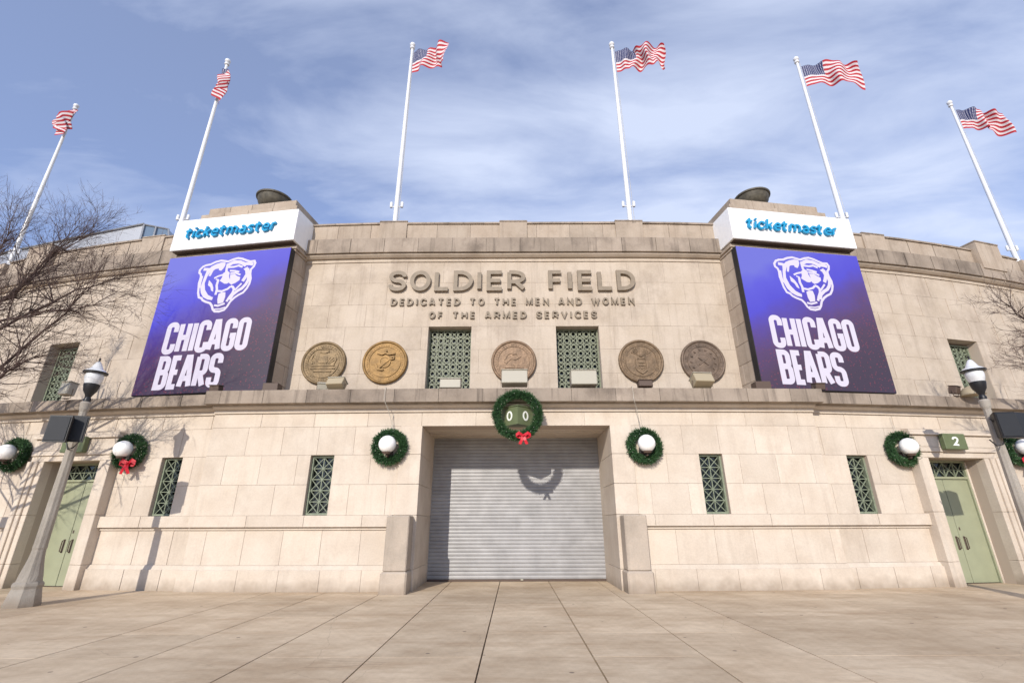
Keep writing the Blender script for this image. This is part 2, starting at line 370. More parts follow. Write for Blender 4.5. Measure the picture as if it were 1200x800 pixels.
# ------------------------------------------------------------------ stroke lettering
GL = {   # (x, y, rounded?) paths on a unit box; closed flag
 'A': [([(0,0,0),(.38,1,0),(.62,1,0),(1,0,0)],0), ([(.15,.27,0),(.85,.27,0)],0)],
 'B': [([(0,.5,0),(0,1,0),(.95,1,1),(.95,.52,1)],1), ([(0,0,0),(0,.52,0),(1,.52,1),(1,0,1)],1)],
 'C': [([(1,.72,0),(1,1,1),(0,1,1),(0,0,1),(1,0,1),(1,.28,0)],0)],
 'D': [([(0,0,0),(0,1,0),(1,1,1),(1,0,1)],1)],
 'E': [([(1,1,0),(0,1,0),(0,0,0),(1,0,0)],0), ([(0,.5,0),(.9,.5,0)],0)],
 'F': [([(1,1,0),(0,1,0),(0,0,0)],0), ([(0,.5,0),(.9,.5,0)],0)],
 'G': [([(1,.72,0),(1,1,1),(0,1,1),(0,0,1),(1,0,1),(1,.46,0),(.55,.46,0)],0)],
 'H': [([(0,0,0),(0,1,0)],0), ([(1,0,0),(1,1,0)],0), ([(0,.5,0),(1,.5,0)],0)],
 'I': [([(.5,0,0),(.5,1,0)],0)],
 'L': [([(0,1,0),(0,0,0),(1,0,0)],0)],
 'M': [([(0,0,0),(0,1,0),(.5,.15,0),(1,1,0),(1,0,0)],0)],
 'N': [([(0,0,0),(0,1,0),(1,0,0),(1,1,0)],0)],
 'O': [([(0,0,1),(0,1,1),(1,1,1),(1,0,1)],1)],
 '0': [([(0,0,1),(0,1,1),(1,1,1),(1,0,1)],1)],
 '2': [([(0,.72,0),(0,1,1),(1,1,1),(1,.52,1),(0,0,0),(1,0,0)],0)],
 'R': [([(0,0,0),(0,1,0)],0), ([(0,1,0),(1,1,1),(1,.42,1),(0,.42,0)],0), ([(.45,.42,0),(1,0,0)],0)],
 't_': [([(.25,1.4,0),(.25,0,1),(1,0,0)],0), ([(-.45,1.0,0),(1.1,1.0,0)],0)],
 'i_': [([(.5,0,0),(.5,.97,0)],0), ([(.5,1.28,0),(.5,1.5,0)],0)],
 'c_': [([(1,.72,0),(1,1,1),(0,1,1),(0,0,1),(1,0,1),(1,.28,0)],0)],
 'k_': [([(0,0,0),(0,1.5,0)],0), ([(1,1,0),(.12,.45,0)],0), ([(.35,.6,0),(1,0,0)],0)],
 'e_': [([(0,.5,0),(1,.5,0),(1,1,1),(0,1,1),(0,0,1),(1,0,1),(1,.16,0)],0)],
 'm_': [([(0,0,0),(0,1.0,0)],0), ([(0,1,0),(.5,1,1),(.5,0,0)],0), ([(.5,1,0),(1,1,1),(1,0,0)],0)],
 'a_': [([(.1,1,0),(1,1,1),(1,0,0)],0), ([(1,.55,0),(0,.55,1),(0,0,1),(1,0,0)],0)],
 's_': [([(1,.8,0),(1,1,1),(0,1,1),(0,.52,1),(1,.48,1),(1,0,1),(0,0,1),(0,.2,0)],0)],
 'r_': [([(0,0,0),(0,1,0)],0), ([(0,.8,0),(.1,1,1),(1,1,0)],0)],
 'S': [([(1,.74,0),(1,1,1),(0,1,1),(0,.52,1),(1,.48,1),(1,0,1),(0,0,1),(0,.26,0)],0)],
 'T': [([(0,1,0),(1,1,0)],0), ([(.5,1,0),(.5,0,0)],0)],
 'V': [([(0,1,0),(.5,0,0),(1,1,0)],0)],
 'W': [([(0,1,0),(.25,0,0),(.5,.9,0),(.75,0,0),(1,1,0)],0)],
}
def rounded(pts, closed, r):
    out = []; n = len(pts)
    for i, (x, y, f) in enumerate(pts):
        p = Vector((x, y))
        if not f: out.append(p); continue
        a = Vector(pts[i-1][:2])-p; b = Vector(pts[(i+1) % n][:2])-p
        fa = .5 if pts[i-1][2] else .72; fb = .5 if pts[(i+1) % n][2] else .72
        q = min(r, a.length*fa*.98, b.length*fb*.98) if not isinstance(r, tuple) else 0
        ra = min(r, a.length*fa*.98); rb = min(r, b.length*fb*.98)
        A = p+a.normalized()*ra; B = p+b.normalized()*rb
        for k in range(9):
            t = k/8*PI/2
            out.append(p+(A-p)*(1-math.sin(t))+(B-p)*(1-math.cos(t)))
    res = [out[0]]
    for q in out[1:]:
        if (q-res[-1]).length > 1e-3: res.append(q)
    if closed and (res[0]-res[-1]).length < 1e-3: res.pop()
    return res
def glyph(mb, ch, x, z, w, h, sw, y0, y1, r=9, M=None):
    for j, (pts, cl) in enumerate(GL[ch]):
        P = [(x+sw/2+p[0]*(w-sw), z+sw/2+p[1]*(h-sw), p[2]) for p in pts]
        mb.stroke(rounded(P, cl, r), sw, y0-.0022*j, y1-.0002*j, bool(cl), M)
def text_strokes(mb, txt, x0, x1, z, h, sw, y0, y1, M=None, gap=.22, sp=.75):
    wid = {'I': .3, 'M': 1.15, 'W': 1.4, 'E': .8, 'F': .75, 'L': .75, 'S': .9, ' ': sp}
    ws = [wid.get(c, 1) for c in txt]; tot = sum(ws)+gap*(len(txt)-1); k = (x1-x0)/tot; x = x0
    for c, w in zip(txt, ws):
        if c != ' ':
            b = MB().mat(M_letter); glyph(b, c, x, z, max(w*k, sw) if c != 'I' else w*k, h, sw, y0, y1, M=M); b.build('small_letter', ins)
        x += (w+gap)*k

# ------------------------------------------------------------------ ground
gmb = MB().mat(M_joint); gmb.add([(-2500,-2500,-.03),(2500,-2500,-.03),(2500,2500,-.03),(-2500,2500,-.03)], [(0,1,2,3)])
ground = gmb.build('ground', kind='structure', label='dirt filled ground under the paving in front of the stadium')
plaza = empty('pavement', (0, 9, 0), label='pale concrete plaza paving in front of the stadium wall', kind='structure')
slab_cache = {}
def slab(x0, x1, y0, y1, gx, gy):
    w = round(x1-x0-gx, 4); d = round(y1-y0-gy, 4)
    if (w, d) not in slab_cache:
        b = MB().mat(M_conc); b.cbox(-w/2, w/2, -d/2, d/2, -.08, 0, .0015); slab_cache[w, d] = b.mesh('paving_slab')
    o = link('paving_slab', slab_cache[w, d], plaza, (( x0+x1)/2, (y0+y1)/2-9, random.uniform(-.0008, .0008)))
xe = [-.43+1.435*k for k in range(-4, 4)]
ye = [7.2+1.435*k for k in range(-6, 6)]
for i in range(len(xe)-1):
    for j in range(len(ye)-1): slab(xe[i], xe[i+1], ye[j], ye[j+1], .020, .003)
    slab(xe[i], xe[i+1], ye[-1], 17.2, .020, .003)
for side in (-1, 1):
    b0 = xe[0] if side < 0 else xe[-1]
    for i in range(6):
        for j in range(8):
            y0 = ye[0]+2.87*j; a = b0+side*3.3*i; c = a+side*3.3
            slab(min(a, c), max(a, c), y0, y0+2.87, .020 if i == 0 else .004, .003)
# distant ground beyond the plaza
for (x0, x1, y0, y1) in ((-400, -26.3, -400, 400), (24, 400, -400, 400), (-26.2, 23.9, -400, -1.5)):
    b = MB().mat(M_conc); b.box(x0, x1, y0, y1, -.2, -.004); b.build('paving_field', plaza, world=True)

# ------------------------------------------------------------------ wall profiles
class Prof:
    def __init__(s, f): s.f = f
    def n(s, x):
        d = (s.f(x+.01)-s.f(x-.01))/.02; v = Vector((d, -1)); v.normalize(); return v, math.atan(d)
    def p(s, x, off=0):
        n, a = s.n(x); return Vector((x+n.x*off, s.f(x)+n.y*off))
def dd(x, a): return max(0, abs(x)-a)
PU = Prof(lambda x: 14.9+dd(x, 3.7)**2/110)
PC = Prof(lambda x: 13.6+x*x/400)
PW = Prof(lambda x: 13.95+.1*(abs(x)-8.7)+(abs(x)-8.7)**2/180)
CX = .06      # centre of the gate

def sweep(mb, prof, x0, x1, sec, step=1.0):
    """sec: closed cross-section [(offset_out, z)...]"""
    n = max(2, int(abs(x1-x0)/step)+1); xs = [x0+(x1-x0)*i/(n-1) for i in range(n)]; m = len(sec); vs = []; fs = []
    for x in xs:
        for (o, z) in sec:
            q = prof.p(x, o); vs.append((q.x, q.y, z))
    for i in range(n-1):
        for k in range(m):
            k2 = (k+1) % m; fs.append((i*m+k, (i+1)*m+k, (i+1)*m+k2, i*m+k2))
    fs.append(tuple(range(m))); fs.append(tuple((n-1)*m+k for k in range(m))[::-1])
    mb.add(vs, fs)
def rect(o0, o1, z0, z1): return [(o1, z0), (o0, z0), (o0, z1), (o1, z1)]   # o1 = front offset
stone_cache = {}
def stone_obj(name, parent, prof, x0, x1, z0, z1, proud, depth, mat, gap=.007, ch=.005):
    w = round(x1-x0-gap, 3); h = round(z1-z0-gap, 3)
    if w < .03: return
    key = (w, h, depth, mat.name, ch)
    if key not in stone_cache:
        b = MB().mat(mat); W2, H2 = w/2, h/2
        vs = [(-W2+ch, 0, -H2+ch), (W2-ch, 0, -H2+ch), (W2-ch, 0, H2-ch), (-W2+ch, 0, H2-ch),
              (-W2, ch, -H2), (W2, ch, -H2), (W2, ch, H2), (-W2, ch, H2),
              (-W2, depth, -H2), (W2, depth, -H2), (W2, depth, H2), (-W2, depth, H2)]
        fs = [(0,1,2,3)]+[(4+i, 4+(i+1)%4, (i+1)%4, i) for i in range(4)]+[(8+i, 8+(i+1)%4, 4+(i+1)%4, 4+i) for i in range(4)]+[(11,10,9,8)]
        b.add(vs, fs); stone_cache[key] = b.mesh(name)
    x = (x0+x1)/2; q = prof.p(x, proud+random.uniform(-.0015, .0015)); a = prof.n(x)[1]
    return link(name, stone_cache[key], parent, (q.x, q.y, (z0+z1)/2), (0, 0, a), world=True)
def course(name, parent, prof, xa, xb, z0, z1, proud, depth, mat, width, shift, excl=(), gap=.007, jitter=0):
    """one course of stones between xa and xb, broken at the excluded x ranges"""
    cuts = [xa]
    x = math.floor(xa/width)*width+shift*width
    while x < xb:
        if x > xa+.12 and x < xb-.12: cuts.append(x+random.uniform(-jitter, jitter))
        x += width
    cuts.append(xb)
    ed = sorted([e for ex in excl for e in ex])
    cuts = [c for c in cuts if not any(ex[0]-.18 < c < ex[1]+.18 for ex in excl) or c in (xa, xb)]
    cuts = sorted(set(cuts+[e for e in ed if xa < e < xb]))
    for a, b in zip(cuts, cuts[1:]):
        m = (a+b)/2
        if any(ex[0]-.001 < m < ex[1]+.001 for ex in excl): continue
        stone_obj(name, parent, prof, a, b, z0, z1, (.012 if proud == .03 else proud), depth, mat, gap if mat is not M_lower else .0055, .002 if mat is M_upper else .0035)

# ------------------------------------------------------------------ entrance building (lower)
low = empty('entrance_building', (0, 13.6, 0), label='low pale limestone entrance wall with the roller gate and slit windows', cat='building')
Z = [0, .5, .6, 1.53, 1.82, 2.613, 3.407, 4.2, 4.6, 4.8, 5.19]
GATE = (CX-2.72, CX+2.72); SW = [(-5.36-.33, -5.36+.33), (5.5-.33, 5.5+.33)]
OW = [(-9.83-.32, -9.83+.32), (9.86-.32, 9.86+.32)]
DOOR = [(-13.8, -11.94), (11.94, 13.8)]; SUR = [(-14.25, -11.5), (11.5, 14.25)]
core = MB().mat(M_mortar)
def core_band(prof, xa, xb, z0, z1, excl, front=0, back=-.6):
    ed = sorted([xa, xb]+[e for ex in excl for e in ex if xa < e < xb])
    for a, b in zip(ed, ed[1:]):
        m = (a+b)/2
        if any(ex[0] < m < ex[1] for ex in excl): continue
        sweep(core, prof, a, b, rect(back, front, z0, z1))
XE = 24
core_band(PC, -8.7, 8.7, -.1, 1.82, [GATE]); core_band(PC, -8.7, 8.7, 1.82, 3.407, [GATE]+SW)
core_band(PC, -8.7, 8.7, 3.407, 4.2, [GATE]); core_band(PC, -8.7, 8.7, 4.2, 5.0, [])
for s in (-1, 1):
    a, b = sorted((s*8.7, s*XE)); o = OW[0 if s < 0 else 1]; d = DOOR[0 if s < 0 else 1]
    core_band(PW, a, b, -.1, 1.82, [d]); core_band(PW, a, b, 1.82, 3.34, [o, d])
    core_band(PW, a, b, 3.34, 3.407, [o]); core_band(PW, a, b, 3.407, 5.0, [])
core.build('wall_core', low, world=True)
# stones
segs = [(PC, -8.7, 8.7), (PW, -XE, -8.7), (PW, 8.7, XE)]
PIER = [(CX-3.36, CX-2.70), (CX+2.70, CX+3.36)]
for prof, a, b in segs:
    cen = prof is PC
    gx = [GATE] if cen else SUR
    wx = SW if cen else OW
    base_ex = [(CX-3.3, CX+3.3)] if cen else SUR
    fm = M_lower
    course('footing_stone', low, prof, a, b, -.05, Z[1], .14, .3, fm, 1.07, .35, base_ex)
    course('panel_stone', low, prof, a, b, Z[2], Z[3], .03, .1, fm, 1.04, .1, base_ex)
    course('sill_stone', low, prof, a, b, Z[3], Z[4], .15, .3, fm, 1.55, .4, base_ex)
    course('wall_stone', low, prof, a, b, Z[4], Z[5], .03, .1, fm, 1.03, .62, gx+wx)
    course('wall_stone', low, prof, a, b, Z[5], Z[6], .03, .1, fm, 1.03, .12, gx+wx)
    course('wall_stone', low, prof, a, b, Z[6], Z[7], .03, .1, fm, 1.03, .62, gx)
    course('frieze_stone', low, prof, a, b, Z[7], Z[8], .03, .1, fm, 1.55, .3)
    t = MB().mat(M_lower)
    for (xa, xb) in ([(a, base_ex[0][0]), (base_ex[0][1], b)] if cen else ([(a, SUR[0][0]), (SUR[0][1], b)] if a < 0 else [(a, SUR[1][0]), (SUR[1][1], b)])):
        sweep(t, prof, xa, xb, [(.10, Z[1]-.003), (0, Z[1]-.003), (0, Z[2]), (.05, Z[2])])
        sweep(t, prof, xa, xb, [(.06, Z[3]-.07), (-.01, Z[3]-.07), (-.01, Z[3]+.003), (.06, Z[3]+.003)])
    e = .0 if cen else .05
    sweep(t, prof, a, b, [(.07, Z[8]), (-.02, Z[8]), (-.02, 4.7), (.07, 4.7)])
    sweep(t, prof, a, b, [(.12, 4.705), (-.02, 4.705), (-.02, 4.8), (.20, 4.8), (.20, 4.76)])
    t.build('moulding', low, world=True)
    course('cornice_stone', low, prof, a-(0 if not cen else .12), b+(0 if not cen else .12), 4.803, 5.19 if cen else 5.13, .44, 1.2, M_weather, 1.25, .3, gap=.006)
# gate reveal
for s in (-1, 1):
    for k, (z0, z1) in enumerate(((-.05, .5), (.5, 1.82), (1.82, 2.613), (2.613, 3.407), (3.407, 4.2))):
        b = MB().mat(M_lower); x = CX+s*2.66
        b.cbox(min(x, x+s*.6), max(x, x+s*.6), 13.56, 15.9, z0+.004, z1-.004, .006)
        b.build('jamb_stone', low, world=True)
    b = MB().mat(M_lower); x = CX+s*2.665
    b.cbox(min(x, x+s*.4), max(x, x+s*.4), 15.2, 15.95, -.05, 4.35, .01)
    b.build('gate_reveal', low, world=True)
b = MB().mat(M_lower); b.cbox(CX-3.1, CX+3.1, 13.9, 16.2, 4.21, 4.75, .01)
for k in range(3): b.box(CX-2.7, CX+2.7, 14.5+.4*k, 14.52+.4*k, 4.2, 4.22)
b.build('gate_soffit', low, world=True)
b = MB().mat(M_mortar); b.box(CX-3.2, CX+3.2, 16.0, 16.3, 0, 4.9); b.build('gate_back_wall', low, world=True)
# blocky piers beside the gate
for i, (x0, x1) in enumerate(PIER):
    b = MB().mat(M_rough); b.cbox(x0+.04, x1-.04, 13.03, 13.75, .5, 1.80, .025); b.build('pier_shaft', low, world=True)
    b = MB().mat(M_rough); b.cbox(x0, x1, 12.95, 13.75, -.05, .498, .04); b.build('pier_footing', low, world=True)
# terrace roof
b = MB().mat(M_mortar_up); xs = [-XE+i for i in range(2*XE+1)]
vs = []; fs = []
for x in xs: vs += [(x, (PC if abs(x) < 8.7 else PW).f(x)-.1, 5.06), (x, PU.f(x)+.3, 5.06)]
for i in range(len(xs)-1): fs.append((2*i, 2*i+2, 2*i+3, 2*i+1))
b.add(vs, fs); b.build('terrace_roof', low, world=True)

# grilled windows ---------------------------------------------------------------
def grille_window(parent, prof, x0, x1, z0, z1, rec, nx, nz, bar, mat, rosette=False, name='window'):
    xm = (x0+x1)/2; q = prof.p(xm, 0); a = prof.n(xm)[1]; w = (x1-x0)/2
    M = Matrix.Translation((q.x, q.y, 0)) @ Matrix.Rotation(a, 4, 'Z')
    fr = MB().mat(mat); t = .05
    for (xa, xb, za, zb) in ((-w, -w+t, z0, z1), (w-t, w, z0, z1), (-w+t, w-t, z0, z0+t), (-w+t, w-t, z1-t, z1)):
        fr.box(xa, xb, rec-.02, rec+.10, za, zb, M)
    f = fr.build(name, parent, world=True)
    g = MB().mat(M_glass); g.box(-w-.02, w+.02, rec+.12, rec+.14, z0-.02, z1+.02, M); gl = g.build('pane', None)
    b = MB().mat(mat); W2 = 2*(w-t); H = z1-z0-2*t; cw = W2/nx; chh = H/nz
    y0, y1 = rec+.012, rec+.045
    def bar_(p, r, wd, dy=0): b.stroke([p, r], wd, y0+dy, y1+dy, False, M)
    for i in range(1, nx): bar_((-w+t+cw*i, z0+t), (-w+t+cw*i, z1-t), bar*1.25)
    for j in range(1, nz): bar_((-w+t, z0+t+chh*j), (w-t, z0+t+chh*j), bar*1.25, .002)
    for i in range(nx):
        for j in range(nz):
            xa = -w+t+cw*i; za = z0+t+chh*j
            if not rosette or (i+j) % 2: bar_((xa, za), (xa+cw, za+chh), bar, .004); bar_((xa+cw, za), (xa, za+chh), bar, .006)
            if rosette:
                xc, zc = xa+cw/2, za+chh/2
                if (i+j) % 2 == 0:
                    pts = [(xc+cw*.36*math.cos(k*PI/4), zc+chh*.36*math.sin(k*PI/4)) for k in range(8)]
                    b.stroke(pts, bar*1.25, y0-.003, y1, True, M)
                else:
                    pts = [(xc+cw*.2*math.cos(k*PI/3), zc+chh*.2*math.sin(k*PI/3)) for k in range(6)]
                    b.poly(pts, y0-.004, y1, M)
    for m_, o in ((b, None),):
        ob = link('grille', b.mesh('grille')); 
    for o in (ob, gl):
        o.parent = f; o.matrix_parent_inverse = (Matrix.Translation(parent.location) ).inverted() @ Matrix.Translation(parent.location)
        # f sits at the identity in world space, so its children do too
    return f
for w in SW: grille_window(low, PC, w[0], w[1], 1.83, 3.40, .13, 2, 5, .017, M_grille)
for w in OW: grille_window(low, PW, w[0], w[1], 1.83, 3.40, .13, 2, 5, .017, M_grille)

# ------------------------------------------------------------------ roller shutter gate
gate = empty('roller_gate', (CX, 15.78, 0), label='wide grey steel roller shutter closing the central gateway', cat='gate')
sl = MB().mat(M_shutter); hw = 2.72; ph = .105
pr = [(0, .012), (0, .022), (-.012, .034), (-.016, .055), (-.012, .078), (0, .09), (.0, .105)]
vs = []; fs = []
pr = [(.004, 0), (-.006, .012), (-.010, .04), (-.010, .062), (-.006, .088), (.004, .1045)]
for (y, z) in pr: vs += [(-hw, y, z), (hw, y, z)]
for i in range(len(pr)-1): fs.append((2*i, 2*i+1, 2*i+3, 2*i+2))
sl.add(vs, fs); slm = sl.mesh('slat')
for k in range(41): link('slat', slm, gate, (random.uniform(-.004, .004), random.uniform(-.006, .006), .06+ph*k), (0, random.uniform(-.0006, .0006), random.uniform(-.001, .001)))
b = MB().mat(M_brown); b.cbox(-hw, hw, -.03, .03, .0, .06, .005); b.build('bottom_rail', gate)
b = MB().mat(M_brown)
for s in (-1, 1): b.cbox(s*hw-.05, s*hw+.05, -.06, .05, 0, 4.3, .006)
b.build('guide_rail', gate)
b = MB().mat(M_cream); b.cbox(.12, .2, -.06, -.03, .03, .07, .004); b.build('lock', gate)

# ------------------------------------------------------------------ doors with stone surrounds
def door(s):
    xm = s*12.87; q = PW.p(xm, 0); a = PW.n(xm)[1]
    M = Matrix.Translation((q.x, q.y, 0)) @ Matrix.Rotation(a, 4, 'Z')
    # surround: parts of the building
    for sd in (-1, 1):
        for (x0, x1, pr_, z1) in ((.94, 1.10, .20, 3.34), (1.104, 1.24, .25, 3.34), (1.244, 1.40, .29, 3.34)):
            b = MB().mat(M_lower); xa, xb = sorted((sd*x0, sd*x1))
            for (za, zb) in ((-.05, .6), (.604, 1.86), (1.864, 3.34)): b.cbox(xa, xb, -pr_, .7, za, zb, .012, M)
            b.build('door_jamb', low, world=True)
        b = MB().mat(M_lower); xa, xb = sorted((sd*.88, sd*.935)); b.cbox(xa, xb, .34, .62, -.05, 3.3, .015, M); b.build('inner_jamb', low, world=True)
    for (hw_, pr_, z0, z1) in ((1.40, .20, 3.344, 3.50), (1.40, .25, 3.504, 3.64), (1.40, .24, 3.644, 3.98), (1.44, .32, 3.984, 4.06), (1.40, .26, 4.063, 4.15)):
        b = MB().mat(M_lower); b.cbox(-hw_, hw_, -pr_, .7, z0, z1, .012, M); b.build('door_lintel', low, world=True)
    nm = 'left' if s < 0 else 'right'
    d = empty('double_door', (q.x, q.y, 0), a, label='green double door behind the left lamp post' if s < 0 else 'green double door under the number 2 box', cat='door', group='green double doors')
    y = .42; HW = .85
    fr = MB().mat(M_green)
    for sd in (-1, 1): fr.cbox(min(sd*HW, sd*(HW+.06)), max(sd*HW, sd*(HW+.06)), y-.05, y+.07, 0, 3.34, .006)
    fr.cbox(-HW, HW, y-.05, y+.07, 2.80, 2.87, .006); fr.cbox(-HW, HW, y-.05, y+.07, 3.28, 3.34, .006)
    fr.build('frame', d)
    for sd in (-1, 1):
        lf = MB().mat(M_green); xa, xb = sorted((sd*.008, sd*(HW-.006))); lf.cbox(xa, xb, y, y+.05, .015, 2.795, .006)
        leaf = lf.build('door_leaf', d)
        h = MB().mat(M_brown); hx = sd*.13
        h.tube([(hx, y-.004, .88), (hx, y-.07, .90), (hx, y-.07, 1.18), (hx, y-.004, 1.20)], .014, 8)
        h.cbox(hx-.03, hx+.03, y-.012, y-.003, .86, 1.22, .003); h.build('handle', leaf)
        if sd > 0:
            k = MB().mat(M_brown); k.cbox(.05, .09, y-.012, y-.002, 1.38, 1.46, .003); k.build('lock', leaf)
    gm = MB().mat(M_glass); gm.box(-HW, HW, y+.05, y+.06, 2.87, 3.28); pn = gm.build('transom_pane', d)
    tg = MB().mat(M_grille); n = 5; cw = 2*HW/n
    for i in range(n+1): tg.stroke([(-HW+cw*i, 2.87), (-HW+cw*i, 3.28)], .022, y, y+.03)
    for i in range(n):
        tg.stroke([(-HW+cw*i, 2.87), (-HW+cw*(i+1), 3.28)], .02, y+.004, y+.034); tg.stroke([(-HW+cw*i, 3.28), (-HW+cw*(i+1), 2.87)], .02, y+.006, y+.036)
    tg.stroke([(-HW, 3.075), (HW, 3.075)], .02, y+.002, y+.032)
    tg.build('transom_grille', d)
    th = MB().mat(M_brown); th.cbox(-HW, HW, y-.06, y+.08, -.01, .012, .003); th.build('threshold', d)
    # number box on the lintel
    sx = -.12*s
    sg = empty('number_box', tuple(M @ Vector((sx, -.27, 3.56))), a, label='green number box on the left door lintel, behind the lamp post' if s < 0 else 'green box with a white number 2 above the right door', cat='sign', group='green gate number boxes')
    b = MB().mat(M_sign_green); b.cbox(-.37, .37, -.15, 0, 0, .45, .012); b.build('housing', sg)
    if s > 0:
        b = MB().mat(M_digit); glyph(b, '2', -.1, .1, .2, .26, .05, -.162, -.148); b.build('digit', sg)
door(-1); door(1)

# ------------------------------------------------------------------ stadium wall (upper)
up = empty('stadium_wall', (0, 14.9, 0), label='tall curved limestone stadium wall above the entrance terrace', cat='building')
UW = [(-2.86, -1.42), (1.42, 2.86)]; UO = [(-17.05, -15.7), (15.7, 17.05)]
core = MB().mat(M_mortar_up)
XU = 30
core_band(PU, -XU, XU, 4.8, 7.8, UW+UO, 0, -.6); core_band(PU, -XU, XU, 7.8, 10.3, [], 0, -.6)
core_band(PU, -XU, XU, 10.3, 11.8, [], -.02, -.9)
core.build('wall_core', up, world=True)
PYX = [(-12.0, -7.7), (7.7, 12.0)]
zz = [5.0, 5.33, 6.153, 6.977, 7.8, 8.623, 9.447, 10.27]
for k in range(len(zz)-1):
    ex = list(PYX)+((UW+UO) if zz[k+1] < 7.81 else [])
    course('wall_stone', up, PU, -20, 20, zz[k], zz[k+1], .03, .1, M_upper, 1.29, .5*(k % 2)+.1, ex, gap=.004)
    for s in (-1, 1):
        rest = MB().mat(M_upper); a, b_ = sorted((s*20.005, s*XU)); sweep(rest, PU, a, b_, rect(-.05, .03, zz[k]+.004, zz[k+1]-.004)); rest.build('plain_wall', up, world=True)
for s in (-1, 0, 1):
    a, b_ = ((-XU, -12.2), (-7.6, 7.6), (12.2, XU))[s+1]
    t = MB().mat(M_upper)
    sweep(t, PU, a, b_, rect(-.02, .05, 10.272, 10.40)); t.build('fascia', up, world=True)
    t = MB().mat(M_upper)
    sweep(t, PU, a, b_, [(.13, 10.403), (-.02, 10.403), (-.02, 10.52), (.22, 10.52), (.22, 10.47)]); t.build('moulding', up, world=True)
    lim = (max(a, -21), min(b_, 21))
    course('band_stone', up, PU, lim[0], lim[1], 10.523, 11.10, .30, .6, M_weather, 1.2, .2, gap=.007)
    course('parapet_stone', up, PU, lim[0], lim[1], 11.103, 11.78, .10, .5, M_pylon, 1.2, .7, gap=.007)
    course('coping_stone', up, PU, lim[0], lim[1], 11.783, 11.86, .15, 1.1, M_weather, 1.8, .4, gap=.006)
for x, w in ((-4.35, .5), (.0, .5), (4.2, .5), (-13.7, .5), (13.7, .5), (-9.9, .3), (9.9, .3)):
    stone_obj('raised_parapet_stone', up, PU, x-w, x+w, 11.10, 11.86, .155, .6, M_pylon)
    stone_obj('raised_coping_stone', up, PU, x-w-.01, x+w+.01, 11.864, 11.92, .17, 1.2, M_weather)
for s in (-1, 1):
    stone_obj('parapet_pier', up, PU, s*19.0-.65, s*19.0+.65, 10.9, 12.08, .34, 1.5, M_pylon)
    stone_obj('parapet_pier_cap', up, PU, s*19.0-.66, s*19.0+.66, 12.084, 12.15, .36, 1.6, M_weather)
    for x in (22.5, 25.5, 28.5):
        stone_obj('far_parapet_stone', up, PU, s*x-1.48, s*x+1.48, 10.523, 11.8, .2, .6, M_pylon)
for w in UW: grille_window(up, PU, w[0], w[1], 5.15, 7.79, .28, 6, 11, .028, M_grille_up, True)
for w in UO: grille_window(up, PU, w[0], w[1], 5.15, 7.73, .35, 5, 10, .022, M_grille, True)

# ------------------------------------------------------------------ raised lettering on the upper wall
ins = empty('wall_lettering', (0, 14.87, 9.09), label='raised bronze words SOLDIER FIELD and two dedication lines on the upper wall', cat='lettering')
K = 14.87/500
def lx(px): return (440+px/3.75-602)*K
for ch, a, b_ in (('S',62,138),('O',155,245),('L',262,330),('D',345,430),('I',446,470),('E',490,565),('R',580,660),('F',760,825),('I',842,866),('E',888,958),('L',975,1045),('D',1060,1140)):
    b = MB().mat(M_letter); x0 = lx(a); x1 = lx(b_)
    glyph(b, ch, x0, 0, x1-x0, .78, .14, -.10, .03, r=.6); b.build('letter', ins)
def text_line(txt, x0, x1, z, h):
    text_strokes(None, txt, x0, x1, z, h, .055, -.055, .02, gap=.42, sp=.7)
text_line('DEDICATED TO THE MEN AND WOMEN', -4.2, 4.14, 8.56-9.09, .27)
text_line('OF THE ARMED SERVICES', -2.87, 2.82, 8.07-9.09, .26)

